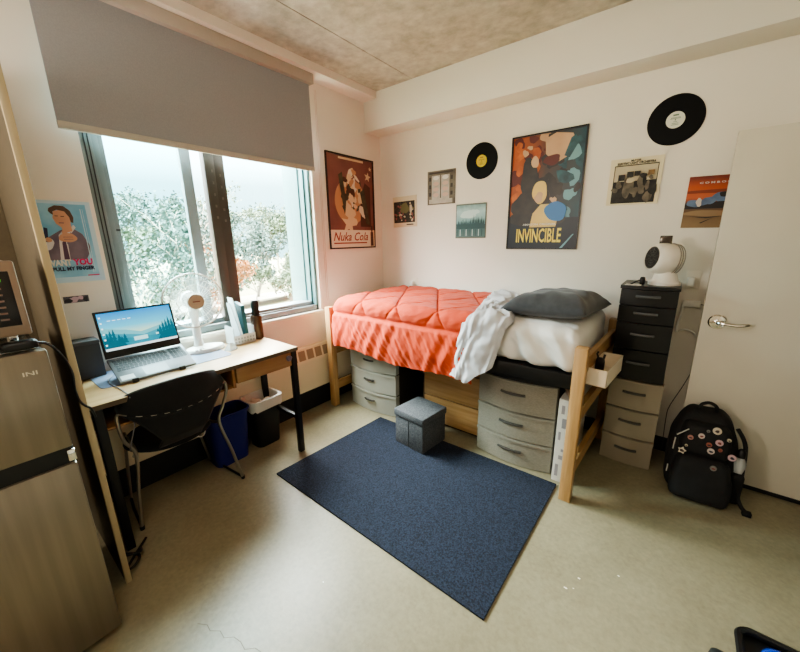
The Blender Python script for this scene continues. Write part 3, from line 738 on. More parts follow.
# white caddy hooked on the bed end
t = thing('hanging_caddy', 'white plastic caddy hooked over the oak rail at the bed head', 'caddy', (2.428, -.72, .757), -.09)
CAD = mat('caddy_white', (232, 216, 192), .45)
mb = MB(); a0, a1, b0, b1, h = -.055, .058, -.19, .19, .105
for (x0, x1, y0, y1, z0, z1) in ((a0, a1, b0, b1, 0, .004), (a0, a0+.004, b0, b1, 0, h), (a1-.004, a1, b0, b1, 0, h), (a0, a1, b0, b0+.004, 0, h), (a0, a1, b1-.004, b1, 0, h)): mb.box(x0, x1, y0, y1, z0, z1)
obj('tray', mb, CAD, t, local=True)
for hk in ((a0-.03, a0, -.1, -.06, .08, .10), (a0-.03, a0, .06, .1, .08, .10)): obj('hook', MB().box(*hk), CAD, t, local=True)
obj('tab', MB().box(-.006, .012, b0-.004, b0, .065, .09), CAD, t, local=True)
mb = MB(); mb.M = T(2.405, -.76, .762)
mb.rbox((0, 0, .065), (.05, .03, .13), .014, 5); mb.tube([(-.01, 0, .12), (-.022, 0, .15), (-.015, 0, .165)], .006, 6); mb.tube([(.015, 0, .12), (.02, .01, .15)], .007, 6)
obj('hair_clip', mb, mat('dark_brown_clip', (36, 26, 24), .4), None, 'dark brown claw clip standing in the white caddy', 'clip')

# ------------------------------------------------------------------ rug, ottoman
mb = MB(); mb.hexa([(.655, -1.975, 0), (2.245, -1.992, 0), (2.264, -.905, 0), (.72, -.925, 0), (.655, -1.975, .011), (2.245, -1.992, .011), (2.264, -.905, .011), (.72, -.925, .011)])
obj('rug', mb, mat('navy_pile', (11, 16, 28), .95, c2=(38, 48, 68), ns=130, det=3, mix=(.36, .66), bump=.8, bs=130), None, 'navy blue rectangular rug on the floor in front of the bed', 'rug')
t = thing('ottoman', 'dark grey fabric cube ottoman standing on the rug', 'ottoman', (1.236, -1.018, .011), -.10)
OTT = mat('charcoal_linen', (62, 64, 68), .9, c2=(96, 98, 100), ns=130, det=2, mix=(.35, .75), bump=.4, bs=150)
obj('body', MB().box(-.143, .143, -.143, .143, 0, .235, bev=.006), OTT, t, local=True)
obj('lid', MB().box(-.152, .152, -.152, .152, .236, .295, bev=.012), OTT, t, local=True)
obj('seam', MB().box(-.002, .002, -.1455, -.142, .01, .23), DARKRUB, t, local=True)

# ------------------------------------------------------------------ desk
DH = .86; DX0, DX1, DYA, DYB = .035, .585, -2.835, -1.66
desk = thing('desk', 'light wood desk with black metal legs under the window', 'desk', (.31, -2.25, 0))
DWOOD = wood('desk_laminate', (196, 164, 122), (182, 148, 104), 1, .7)
obj('desk_top', B(DX0, DX1, DYA, DYB, DH-.028, DH, bev=.003), DWOOD, desk)
obj('edge_band', B(DX1-.001, DX1+.002, DYA, DYB, DH-.027, DH-.002), mat('dark_edge', (86, 70, 52), .5), desk)
for (x0, y0) in ((DX1-.05, DYB-.045), (DX1-.05, DYA+.005), (DX0+.06, DYB-.045), (DX0+.06, DYA+.005)):
    obj('leg', B(x0, x0+.04, y0, y0+.04, 0, DH-.028, bev=.003), BLACKM, desk)
for y0 in (DYB-.04, DYA+.01):
    obj('stretcher', B(DX0+.10, DX1-.05, y0, y0+.03, .28, .31, bev=.003), BLACKM, desk)
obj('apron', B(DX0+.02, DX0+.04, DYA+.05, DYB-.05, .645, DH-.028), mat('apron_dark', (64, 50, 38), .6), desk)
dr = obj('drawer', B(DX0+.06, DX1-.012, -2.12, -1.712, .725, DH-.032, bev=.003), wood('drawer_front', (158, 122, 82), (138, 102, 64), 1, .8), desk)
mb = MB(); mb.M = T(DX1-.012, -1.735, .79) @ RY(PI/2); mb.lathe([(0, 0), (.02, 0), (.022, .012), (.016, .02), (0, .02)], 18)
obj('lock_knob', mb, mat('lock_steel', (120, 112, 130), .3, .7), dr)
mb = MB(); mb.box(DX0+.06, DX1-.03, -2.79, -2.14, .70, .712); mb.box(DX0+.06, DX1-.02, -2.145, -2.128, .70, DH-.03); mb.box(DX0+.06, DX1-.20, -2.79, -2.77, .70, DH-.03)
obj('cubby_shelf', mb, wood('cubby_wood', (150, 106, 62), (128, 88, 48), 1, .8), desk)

# desk mat
mb = MB(); out = []
x0, x1, y0, y1, r = .06, .375, -2.745, -2.03, .04
for (cx, cy, a) in ((x1-r, y1-r, 0), (x0+r, y1-r, 90), (x0+r, y0+r, 180), (x1-r, y0+r, 270)):
    for k in range(7): q = math.radians(a+15*k); out.append((cx+r*math.cos(q), cy+r*math.sin(q)))
mb.prism(out, DH, DH+.003)
obj('desk_mat', mb, mat('slate_mat', (112, 124, 148), .55, c2=(102, 112, 138), ns=4), None, 'slate blue rounded desk mat beneath the laptop', 'desk mat')

# laptop on its wedge
lap = thing('laptop', 'open silver laptop showing a mountain lake wallpaper', 'laptop', (.3, -2.475, DH+.004))
ALUL = mat('laptop_silver', (128, 134, 140), .4, .4)
BLq, BRq, FRq, FLq = Vector((.20, -2.67, .967)), Vector((.20, -2.28, .967)), Vector((.40, -2.277, .880)), Vector((.40, -2.668, .880))
ML = Matrix.Identity(4)
U = (BRq-BLq).normalized(); Vv = (BLq-FLq).normalized(); Nn = U.cross(Vv).normalized(); Vv = Nn.cross(U)
ML = Matrix((U, Vv, Nn)).transposed().to_4x4(); ML.translation = FLq
LW, LD = .391, .22
def lb(*a, bev=0):
    m_ = MB(); m_.M = ML; m_.box(*a, bev=bev); return m_
obj('base', lb(0, LW, 0, LD, -.016, 0, bev=.004), ALUL, lap)
mb = MB(); mb.M = ML
for r_ in range(5):
    n_ = 13
    for c_ in range(n_):
        x_ = .018+c_*.0205+(r_ % 2)*.004; y_ = .095+r_*.0215; mb.box(x_, x_+.017, y_, y_+.018, 0, .002)
    for c_ in range(4): x_ = .298+c_*.0205; mb.box(x_, x_+.017, .095+r_*.0215, .113+r_*.0215, 0, .002)
obj('keyboard', mb, mat('keycaps', (78, 84, 90), .5), lap)
obj('touchpad', lb(.125, .245, .008, .082, 0, .0008), mat('touchpad_grey', (138, 144, 150), .35), lap)
mb = MB(); mb.M = ML; mb.box(.012, .075, .012, .05, 0, .0007)
obj('sticker', mb, mat('spec_sticker', (206, 214, 214), .4), lap)
MS = frame_at((.205, -2.672, .972), (0, 1, 0), (-.07, 0, .275))
SW, SH = .393, .274
m_ = MB(); m_.M = MS; m_.box(0, SW, 0, SH, -.008, 0, bev=.003); scr = obj('screen_lid', m_, BLACK, lap)
def em(n, c, e=.2): return mat(n, c, .3, emit=e, spec=.2)
skym = gradient_mat('wallpaper_sky', [(0, (238, 222, 150)), (.3, (206, 226, 190)), (.6, (84, 188, 222)), (1, (28, 132, 206))], .3, 'Z', emit=.2)
pmS = [skym, em('wall_far_hill', (104, 176, 190)), em('wall_mid_hill', (52, 142, 164)), em('wall_lake', (34, 128, 152)), em('wall_pine', (18, 92, 112)), em('taskbar', (206, 226, 236)), em('icon_white', (230, 240, 244)), em('cloud_shine', (170, 220, 226))]
x0, x1, y0, y1 = .012, SW-.012, .05, SH-.012
lay = [(0, rect(x0, x1, y0+.06, y1)), (1, [(x0, y0+.02), (x1, y0+.02), (x1, y0+.125), (x1-.06, y0+.10), (x1-.13, y0+.085), (.20, y0+.075), (.13, y0+.10), (.08, y0+.11), (x0, y0+.13)]), (2, [(x0, y0+.0), (x1, y0), (x1, y0+.09), (.30, y0+.075), (.21, y0+.055), (.14, y0+.07), (.07, y0+.085), (x0, y0+.10)]), (3, rect(x0, x1, y0+.01, y0+.04)), (3, [(x0, y0+.03), (x1, y0+.03), (x1, y0+.06), (.28, y0+.04), (.16, y0+.045), (x0, y0+.075)])]
for (cx, cy, hh) in ((.05, .065, .075), (.066, .06, .085), (.035, .065, .06), (.088, .06, .05), (.115, .055, .055), (.1, .055, .04), (.30, .07, .055), (.318, .07, .075), (.335, .07, .085), (.352, .075, .095), (.368, .075, .08), (.285, .065, .04)):
    for q in range(3):
        zz = y0+cy-.03+q*hh*.28; lay.append((4, [(cx-.014+q*.003, zz), (cx+.014-q*.003, zz), (cx, zz+hh*.48)]))
lay += [(4, [(x0, y0), (.12, y0), (.10, y0+.04), (x0, y0+.06)]), (4, [(.27, y0), (x1, y0), (x1, y0+.06), (.30, y0+.045)]), (7, rect(.155, .225, y0+.026, y0+.05)), (7, rect(.27, .285, y0+.04, y0+.052)), (5, rect(x0, x1, y0-.008, y0+.006))]
for k in range(6): lay.append((6, rect(x0+.005, x0+.014, y1-.03-k*.032, y1-.021-k*.032)))
for k in range(5): lay.append((6, rect(x0+.04+k*.024, x0+.055+k*.024, y1-.05, y1-.046)))
obj('display', art(MS, lay, .0002, .0003), pmS, scr, smooth=0, normals=False)
t = thing('laptop_stand', 'low black folding stand tilting the laptop on the desk mat', 'stand', (.3, -2.475, DH+.003))
for yy in (-2.60, -2.36):
    mb = MB(); mb.hexa([(.20, yy-.012, .863), (.39, yy-.012, .863), (.39, yy+.012, .863), (.20, yy+.012, .863), (.205, yy-.012, .944), (.385, yy-.012, .868), (.385, yy+.012, .868), (.205, yy+.012, .944)])
    obj('wedge', mb, BLACK, t); obj('stop', B(.395, .41, yy-.015, yy+.015, .863, .885, bev=.002), BLACK, t)

# grey box beside the laptop
t = thing('storage_box', 'plain dark grey box on the desk behind the laptop', 'box', (.09, -2.75, DH))
obj('body', B(.01, .125, -2.835, -2.667, DH, 1.06, bev=.004), mat('slate_box', (78, 77, 80), .7), t)
obj('lid', B(.008, .127, -2.837, -2.665, 1.06, 1.08, bev=.004), mat('slate_lid', (88, 87, 90), .7), t)

# charging cable hanging off the desk
mb = MB(); mb.tube([(.21, -2.66, .875), (.25, -2.69, .868), (.33, -2.70, .866), (.45, -2.685, .864), (.56, -2.68, .864), (.592, -2.68, .855), (.597, -2.68, .80), (.59, -2.685, .70), (.55, -2.72, .55)], .003, 6)
obj('laptop_cable', mb, mat('grey_cable', (120, 118, 122), .5), None, 'thin grey laptop cable draped over the desk front edge', 'cable')

# ------------------------------------------------------------------ table fan
fx, fy, fz = .125, -2.13, 1.225
fan = thing('table_fan', 'white table fan with a taupe hub in front of the window', 'fan', (.10, -2.12, DH+.003))
mb = MB(); mb.M = T(.115, -2.10, DH+.003); mb.lathe([(0, 0), (1, 0), (1, .012), (.9, .026), (.5, .036), (0, .04)], 40, .085, .135)
obj('base', mb, WHITEP, fan)
mb = MB()
for yy in (-2.18, -2.155, -2.13): mb.box(.165, .178, yy-.008, yy+.006, DH+.026, DH+.036, bev=.002)
obj('speed_button', mb, mat('fan_button', (214, 212, 206), .4), fan)
mb = MB(); mb.M = T(.09, -2.13, 0); mb.lathe([(.034, DH+.035), (.027, DH+.08), (.024, 1.08), (.03, 1.12), (.034, 1.16), (.02, 1.2), (0, 1.2)], 24); obj('neck', mb, WHITEP, fan)
MF = T(fx, fy, fz) @ RZ(-.12) @ RY(PI/2)     # local z = towards the room
mb = MB(); mb.M = MF; mb.lathe([(0, -.14), (.045, -.135), (.06, -.10), (.06, -.05), (.04, -.03), (0, -.03)], 28); obj('motor', mb, WHITEP, fan)
GRW = mat('fan_wire', (236, 234, 230), .35); GRIM = mat('fan_rim', (206, 196, 188), .4)
mb = MB(); mb.M = MF
R_ = .185
ring = lambda r_, z_, n=56: [(r_*math.cos(2*PI*k/n), r_*math.sin(2*PI*k/n), z_) for k in range(n)]
mb.tube(ring(R_, .005), .0055, 6, True); mb.tube(ring(R_, -.012), .0045, 6, True)
obj('rim', mb, GRIM, fan)
mb = MB(); mb.M = MF
for rr, zz in ((.15, .03), (.11, .041)): mb.tube(ring(rr, zz), .0018, 5, True)
for k in range(40):
    a = 2*PI*k/40; c_, s_ = math.cos(a), math.sin(a)
    mb.tube([(r_*c_, r_*s_, z_) for r_, z_ in ((.045, .047), (.1, .043), (.15, .03), (R_, .005))], .0011, 4)
    mb.tube([(r_*c_, r_*s_, z_) for r_, z_ in ((.055, -.06), (.12, -.052), (.165, -.035), (R_, -.01))], .0011, 4)
obj('grille', mb, GRW, fan)
mb = MB(); mb.M = MF; mb.lathe([(0, .040), (.048, .040), (.053, .046), (.05, .054), (0, .056)], 36)
hub = obj('hub_cap', mb, mat('fan_hub', (176, 152, 132), .4), fan)
mb = MB(); mb.M = MF @ RZ(PI/2); mb.box(-.022, .022, -.003, .005, .0563, .0568)
obj('badge', mb, mat('fan_badge', (132, 74, 62), .5), hub)
BLADE, nt, b = base_mat('clear_blade'); b.inputs['Base Color'].default_value = lin((226, 234, 236)); b.inputs['Alpha'].default_value = .35; b.inputs['Roughness'].default_value = .2
for k in range(3):
    mb = MB(); mb.M = MF @ RZ(2*PI*k/3+.4)
    mb.grid(lambda u, v: ((.03+.135*u)*math.cos((v-.5)*1.5*(.6+.6*math.sin(PI*u))+.3*u), (.03+.135*u)*math.sin((v-.5)*1.5*(.6+.6*math.sin(PI*u))+.3*u), -.01+.03*(v-.5)), 10, 8)
    obj('blade', mb, BLADE, fan, smooth=80)

# ------------------------------------------------------------------ desk organiser and what it holds
ACR, nt, b = base_mat('frosted_acrylic'); b.inputs['Base Color'].default_value = lin((216, 222, 224)); b.inputs['Alpha'].default_value = .55; b.inputs['Roughness'].default_value = .2
t = thing('desk_organizer', 'clear acrylic file organizer on the desk beside the fan', 'organizer', (.14, -1.82, DH))
mb = MB(); mb.box(.06, .20, -1.93, -1.76, DH, DH+.012, bev=.003); obj('base', mb, mat('acrylic_grey', (170, 168, 164), .3), t)
for yy, hh in ((-1.925, .14), (-1.86, .31), (-1.80, .28), (-1.768, .13)):
    mb = MB(); mb.hexa([(.065, yy, DH+.012), (.195, yy, DH+.012), (.195, yy+.005, DH+.012), (.065, yy+.005, DH+.012), (.07, yy-.03*(hh > .2), DH+hh), (.07+.05+.075*(hh < .2), yy-.03*(hh > .2), DH+hh), (.07+.05+.075*(hh < .2), yy+.005-.03*(hh > .2), DH+hh), (.07, yy+.005-.03*(hh > .2), DH+hh)])
    obj('divider', mb, ACR, t)
mb = MB()
for i in range(7):
    for j in range(2): mb.box(.1985, .2005, -1.922+i*.023, -1.909+i*.023, DH+.018+j*.024, DH+.032+j*.024)
obj('vent', mb, mat('organizer_hole', (120, 124, 128), .5), t)
mb = MB(); mb.box(.193, .199, -1.93, -1.76, DH+.012, DH+.075); obj('front_lip', mb, ACR, t)
mb = MB(); mb.hexa([(.075, -1.85, DH+.013), (.19, -1.85, DH+.013), (.19, -1.845, DH+.013), (.075, -1.845, DH+.013), (.075, -1.88, 1.21), (.15, -1.88, 1.21), (.15, -1.875, 1.21), (.075, -1.875, 1.21)])
obj('paper_folder', mb, mat('pale_folder', (222, 228, 230), .5), None, 'pale upright paper folder in the acrylic organizer', 'folder')
mb = MB(); mb.hexa([(.075, -1.83, DH+.013), (.19, -1.83, DH+.013), (.19, -1.805, DH+.013), (.075, -1.805, DH+.013), (.075, -1.84, 1.17), (.18, -1.84, 1.15), (.18, -1.812, 1.15), (.075, -1.812, 1.17)])
obj('notebook', mb, mat('teal_cover', (28, 96, 108), .45), None, 'teal notebook standing in the acrylic organizer', 'notebook')
mb = MB(); mb.M = T(.13, -1.70, 0); mb.lathe([(0, DH), (.040, DH), (.042, DH+.02), (.042, DH+.19), (.039, DH+.19), (.039, DH+.18), (0, DH+.18)], 28)
cup = obj('pen_cup', mb, mat('smoked_brown', (74, 50, 34), .25), None, 'smoked brown cup at the window end of the desk', 'cup')
t = thing('hairbrush', 'black brush standing upright in the smoked brown cup', 'brush', (.13, -1.70, DH+.18))
mb = MB(); mb.rbox((.13, -1.70, DH+.245), (.04, .06, .13), .018, 6); obj('brush_head', mb, BLACK, t, smooth=80)
mb = MB()
for i in range(7):
    for j in range(3): mb.tube([(.148, -1.716+j*.016, DH+.195+i*.015), (.158, -1.716+j*.016, DH+.195+i*.015)], .0015, 4)
obj('bristles', mb, mat('bristle_dark', (40, 36, 36), .6), t)
mb = MB(); mb.M = T(.255, -1.985, DH) @ RZ(.3); mb.box(-.03, .03, -.035, .035, 0, .004); mb.hexa([(-.03, -.035, .004), (.03, -.035, .004), (.03, .035, .004), (-.03, .035, .004), (-.02, .0, .05), (-.01, .0, .05), (-.01, .03, .05), (-.02, .03, .05)])
obj('clear_dispenser', mb, ACR, None, 'small clear tape dispenser on the desk before the organizer', 'dispenser')

# ------------------------------------------------------------------ chair
chair = thing('sling_chair', 'black sling chair on silver tube frame pushed under the desk', 'chair', (.35, -2.46, 0))
BLF = mat('black_fabric', (9, 9, 10), .85, c2=(14, 14, 15), ns=60, sheen=.1)
def railp(k):   # k from 0 (partition end) to 1
    y = -2.738+k*.538; q = (k-.5)*2
    return Vector((.635-.075*abs(q)**2.6, y, .755-.012*q-.035*(1-q*q)+.012*abs(q)**3+.02*(k-.5)))
def bez(P, n=8):
    P = [Vector(p) for p in P]; out = []
    for i in range(len(P)-1):
        p0, p1, p2, p3 = P[max(i-1, 0)], P[i], P[i+1], P[min(i+2, len(P)-1)]
        for k in range(n):
            q = k/n; out.append(.5*((2*p1)+(p2-p0)*q+(2*p0-5*p1+4*p2-p3)*q*q+(3*p1-p0-3*p2+p3)*q**3))
    out.append(P[-1]); return out
pts = [(.455, -2.728, .008), (.475, -2.71, .25), (.505, -2.69, .49), (.53, -2.73, .60), (.555, -2.745, .70)]+[tuple(railp(k/10)) for k in range(0, 11)]+[(.555, -2.192, .70), (.53, -2.215, .60), (.515, -2.245, .49), (.51, -2.19, .25), (.50, -2.14, .008)]
obj('back_frame', MB().tube(bez(pts, 6), .0095, 10), STEEL, chair)
for s, (ya, yb, yc) in ((0, (-2.70, -2.66, -2.69)), (1, (-2.245, -2.27, -2.19))):
    p = [(.507, ya, .488), (.40, ya+(.03 if s == 0 else -.02), .475), (.19, yb, .47), (.15, yb, .44), (.12, yc, .008)]
    obj('side_frame', MB().tube(bez(p, 6), .009, 10), STEEL, chair)
    obj('glide', MB().tube([(.46+.04*s, -2.728 if s == 0 else -2.14, 0), (.46+.04*s, -2.728 if s == 0 else -2.14, .02)], .012, 10), DARKRUB, chair)
    obj('floor_bar', MB().tube([(.12, yc, .012), (.25, (yc-2.728+.0)/2 if s == 0 else (yc-2.14)/2, .012), (.46+.04*s, -2.728 if s == 0 else -2.14, .012)], .008, 8), BLACKM, chair)  # dark bar along the floor from front foot to rear foot
obj('cross_bar', MB().tube(bez([(.18, -2.66, .468), (.17, -2.46, .45), (.18, -2.27, .468)]), .008, 8), STEEL, chair)
def back_fn(a, b):   # a across, b up
    q = a*2-1; p = railp(a)
    top = .185*math.sqrt(max(0, 1-q*q*.985))
    z = p.z+b*top; x = p.x+.002+.02*b-.10*b*q*q*.6 + .012*math.sin(PI*b)
    return (x, p.y*(1-.0)+0, z)
def tongue_fn(a, b):  # a across, b down
    q = a*2-1; wd = 1-.58*min(1, b*1.5)**.6
    k = .5+.5*q*wd; p = railp(k)
    z = p.z-(p.z-.475)*b; x = p.x+.004-.03*b-.10*max(0, b-.6)/.4
    return (x, p.y, z)
mb = MB(); mb.grid(back_fn, 32, 12); mb.grid(tongue_fn, 24, 12)
sl = obj('back_sling', mb, BLF, chair, smooth=80); sm = sl.modifiers.new('thickness', 'SOLIDIFY'); sm.thickness = .012; sm.offset = 0
mb = MB(); mb.tube([back_fn(k/28, 1) for k in range(29)], .007, 8); obj('piping', mb, mat('piping_grey', (60, 58, 56), .6), chair)
for k in range(9):
    a = .06+k*.105; pts = [tuple(railp(a+i*.012)) for i in range(6)]
    obj('strap_loop', MB().tube(pts, .0125, 8), BLF, chair)
mb = MB(); mb.M = T(.315, -2.465, .462)
mb.lathe([(0, -.012), (.21, -.01), (.225, 0), (.215, .018), (.12, .012), (0, .004)], 40, 1.0, 1.05); obj('seat', mb, BLF, chair, smooth=80)

# ------------------------------------------------------------------ bins
def bin_(name, label, cx, cy, w, d, h, m, rimm, rotz=0, thick=.004):
    t = thing(name, label, 'bin', (cx, cy, 0), rotz, )
    def ring_(k, z, ins=0):
        r = .05; W2, D2 = w/2*k-ins, d/2*k-ins; out = []
        for (sx, sy, a) in ((1, 1, 0), (-1, 1, 90), (-1, -1, 180), (1, -1, 270)):
            for i in range(6): q = math.radians(a+18*i); out.append((sx*(W2-r)+r*math.cos(q), sy*(D2-r)+r*math.sin(q), z))
        return out
    mb = MB(); rings = [ring_(.8, 0), ring_(1, h), ring_(1, h, thick), ring_(.8, .01, thick)]
    vs = [[mb.bm.verts.new(p) for p in r_] for r_ in rings]; n = len(vs[0])
    for a, b_ in zip(vs, vs[1:]):
        for i in range(n): mb.bm.faces.new((a[i], a[(i+1) % n], b_[(i+1) % n], b_[i]))
    mb.bm.faces.new(vs[0][::-1]); mb.bm.faces.new(vs[-1]); mb.fin()
    obj('bucket', mb, m, t, local=True)
    obj('rim', MB().tube(ring_(1.0, h-.004, -.004), .009, 8, True), rimm, t, local=True)
    return t, ring_
BLUE = mat('recycling_blue', (12, 26, 104), .45)
bin_('recycling_bin', 'blue plastic recycling bin under the desk behind the chair',   .195, -2.075, .20, .30, .40, BLUE, BLUE)
t, rg = bin_('waste_bin', 'black waste bin lined with a white bag under the desk',   .195, -1.775, .20, .25, .40, BLACK, BLACK)
mb = MB(); A = rg(1.0, .408, -.014); Bm = rg(.985, .365, -.012)
r9 = random.Random(3); Bm = [(x, y, z-.02*r9.random()-(.03 if x > 0 else 0)) for x, y, z in Bm]; Cc = rg(1.0, .41, .004); Dd = rg(.93, .30, .012)
vs = [[mb.bm.verts.new(p) for p in q] for q in (Bm, A, Cc, Dd)]; n = len(A)
for a, b_ in zip(vs, vs[1:]):
    for i in range(n): mb.bm.faces.new((a[i], a[(i+1) % n], b_[(i+1) % n], b_[i]))
mb.fin(); obj('bag_liner', mb, mat('white_bag', (214, 210, 202), .45), t, local=True, smooth=80)
for k, (x_, y_, s_, lbn, mm) in enumerate(((.15, -1.80, .045, 'crumpled pale wrapper at the back of the waste bin', PAPER), (.22, -1.82, .045, 'crumpled brown wrapper in the waste bin', mat('kraft', (120, 92, 74), .6)), (.21, -1.725, .045, 'crumpled white tissue nearest the rim of the waste bin', PAPER))):
    mb = MB(); mb.rbox((x_, y_, .335), (s_*2, s_*1.7, s_*1.5), s_*.6, 8, lambda p, k=k: p+Vector((.018*n3(p.x, p.y, p.z+k, 30), .018*n3(p.x+3, p.y, p.z, 30), .018*n3(p.x, p.y+5, p.z, 28))))
    obj('crumpled_paper', mb, mm, None, lbn, 'trash', 'rubbish in the waste bin', smooth=0)

# ------------------------------------------------------------------ partition, fridge, microwave
t = thing('partition_panel', 'tall taupe laminate partition panel between the fridge and the desk', 'partition', (.4, -2.89, 0))
obj('board', B(.0, .772, -2.890, -2.868, 0, 2.4), mat('taupe_laminate', (86, 76, 58), .5, c2=(80, 70, 53), ns=40), t)
obj('back_board', B(.0, .016, -3.75, -2.891, 0, 2.4), mat('taupe_back', (92, 80, 60), .55, c2=(86, 74, 55), ns=30), t)
obj('edge_band', B(.772, .792, -2.891, -2.867, 0, 2.4, bev=.002), mat('pale_edging', (178, 160, 126), .45), t)

fr = thing('refrigerator', 'two door brushed steel compact fridge in front of the partition', 'refrigerator', (.72, -3.27, 0))
SS = mat('brushed_steel', (142, 131, 116), .34, .7, c2=(132, 121, 106), ns=30, stretch=(1, 1, .04))
obj('cabinet', B(.42, .985, -3.56, -2.968, .015, 1.262, bev=.006), mat('fridge_side', (70, 64, 56), .5), fr)
fz_ = obj('freezer_door', B(.99, 1.032, -3.56, -2.964, .895, 1.268, bev=.006), SS, fr)
lo = obj('fridge_door', B(.99, 1.032, -3.56, -2.964, .03, .83, bev=.006), SS, fr)
obj('handle_recess', B(.985, 1.02, -3.555, -2.968, .83, .895), BLACK, fr)
obj('hinge', B(.985, 1.034, -2.985, -2.961, .84, .885, bev=.004), CHROME, fr)
mb = text_mb('INI', frame_at((1.0325, -3.035, 1.19), (0, 1, 0), (0, 0, 1)), .0, 0, .035, .014, bold=.01)
obj('logo', mb, mat('logo_silver', (206, 196, 176), .3, .6), fz_, smooth=0)
for yy in (-3.52, -3.0): obj('foot', MB().tube([(.95, yy, 0), (.95, yy, .02)], .018, 12), BLACK, fr)

mw = thing('microwave', 'silver framed microwave with dark keypad on top of the fridge', 'microwave', (.8, -3.23, 1.305))
MSV = mat('microwave_silver', (196, 176, 156), .3, .55)
obj('housing', B(.60, .985, -3.47, -2.985, 1.325, 1.565, bev=.012), MSV, mw)
obj('bezel', B(.98, .997, -3.47, -2.982, 1.322, 1.568, bev=.007), mat('microwave_copper', (150, 128, 112), .3, .5), mw)
pn = obj('keypad', B(.995, 1.0, -3.18, -3.0, 1.358, 1.535, bev=.002), mat('keypad_black', (24, 14, 13), .25), mw)
mb = MB(); mb.M = frame_at((1.0005, -3.18, 1.358), (0, 1, 0), (0, 0, 1))
for r_ in range(6):
    for c_ in range(4): mb.poly([(.03+c_*.035, .02+r_*.02, 0), (.05+c_*.035, .02+r_*.02, 0), (.05+c_*.035, .026+r_*.02, 0), (.03+c_*.035, .026+r_*.02, 0)])
obj('key_print', mb, mat('key_print_grey', (120, 96, 86), .5), pn, smooth=0)
mb = text_mb('00', frame_at((1.0006, -3.18, 1.358), (0, 1, 0), (0, 0, 1)), .125, .142, .034, .018)
obj('lettering', mb, mat('led_green', (86, 200, 60), .5, emit=1.2), pn, smooth=0)
for yy in (-3.42, -3.03): obj('foot', MB().tube([(.95, yy, 1.268), (.95, yy, 1.326)], .014, 10), CHROME, mw)
mb = MB(); mb.box(.70, 1.0, -3.42, -2.985, 1.2685, 1.276, bev=.002); mb.box(.70, .704, -3.42, -2.985, 1.276, 1.288)
obj('foil_tray', mb, mat('silver_foil', (176, 176, 172), .25, .8, c2=(96, 94, 90), ns=18, bump=.6, bs=25), None, 'crinkled silver foil tray under the microwave on the fridge', 'tray')
mb = MB(); mb.rbox((1.0, -3.02, 1.291), (.05, .085, .03), .01, 5)
obj('power_adapter', mb, BLACK, None, 'small black power adapter on the fridge corner', 'adapter', smooth=60)
mb = MB(); mb.tube(bez([(.99, -2.99, 1.29), (.95, -2.95, 1.27), (.89, -2.915, 1.20), (.86, -2.897, 1.12), (.82, -2.897, 1.04), (.802, -2.89, .98), (.80, -2.875, .95), (.797, -2.86, .93), (.78, -2.850, .88)], 8), .0045, 6)
obj('hanging_cable', mb, DARKRUB, None, 'black cord running down the partition behind the fridge', 'cord')
mb = MB(); mb.tube(bez([(.62, -2.78, .012), (.70, -2.80, .06), (.68, -2.86, .07), (.60, -2.85, .02), (.66, -2.80, .012), (.74, -2.84, .03), (.70, -2.86, .012), (.56, -2.74, .012)], 8), .007, 6)
obj('extension_cord', mb, DARKRUB, None, 'looped black extension cord on the floor at the desk foot', 'cord')
mb = MB(); mb.tube(bez([(.14, -2.50, .78), (.2, -2.40, .5), (.35, -2.36, .40), (.36, -2.30, .36), (.33, -2.27, .40), (.3, -2.33, .44), (.2, -2.45, .48), (.16, -2.5, .7)], 8), .004, 6)
obj('white_cable', mb, WHITEP, None, 'white cable loop dangling under the chair seat', 'cable')

# ------------------------------------------------------------------ heater on the tower
t = thing('fan_heater', 'round white fan heater on top of the black drawer tower', 'heater', (2.62, -.25, 1.297))
WH = mat('heater_white', (234, 226, 214), .35)
mb = MB(); mb.M = T(2.645, -.23, 1.298); mb.lathe([(0, 0), (.088, 0), (.088, .018), (.07, .035), (.055, .085), (.0, .09)], 32); obj('base', mb, WH, t)
MH = T(2.625, -.24, 1.465) @ RZ(math.radians(215)) @ RY(PI/2-.12)
mb = MB(); mb.M = MH; mb.lathe([(0, -.095), (.05, -.09), (.082, -.065), (.098, -.025), (.1, .015), (.094, .05), (.08, .078), (.072, .082), (.07, .07), (0, .066)], 40); obj('shell', mb, WH, t, smooth=60)
mb = MB(); mb.M = MH; mb.lathe([(0, .067), (.071, .071), (.071, .078), (0, .074)], 36); gr = obj('front_grille', mb, mat('grille_dark', (44, 42, 40), .5), t)
mb = MB(); mb.M = MH
for rr in (.02, .035, .05, .064): mb.tube([(rr*math.cos(2*PI*k/32), rr*math.sin(2*PI*k/32), .08) for k in range(32)], .0018, 5, True)
for k in range(10): a = 2*PI*k/10; mb.tube([(.01*math.cos(a), .01*math.sin(a), .08), (.068*math.cos(a), .068*math.sin(a), .08)], .0018, 5)
obj('grille_ring', mb, mat('grille_wire', (92, 88, 84), .4, .5), gr)
mb = MB(); mb.M = MH
for z_ in (-.03, -.045, -.06): mb.tube([((.101-.12*max(0, -z_-.03))*math.cos(2*PI*k/40), (.101-.12*max(0, -z_-.03))*math.sin(2*PI*k/40), z_) for k in range(40)], .003, 5, True)
obj('rear_vent', mb, mat('vent_grey', (150, 142, 132), .5), t)
mb = MB(); mb.box(2.585, 2.65, -.25, -.215, 1.552, 1.612, bev=.005); obj('carry_handle', mb, mat('handle_smoke', (84, 76, 68), .2, .6), t)
mb = MB(); mb.rbox((2.53, -.315, 1.325), (.03, .04, .05), .01, 5); mb.tube([(2.515, -.33, 1.33), (2.47, -.35, 1.302), (2.44, -.36, 1.30)], .005, 6)
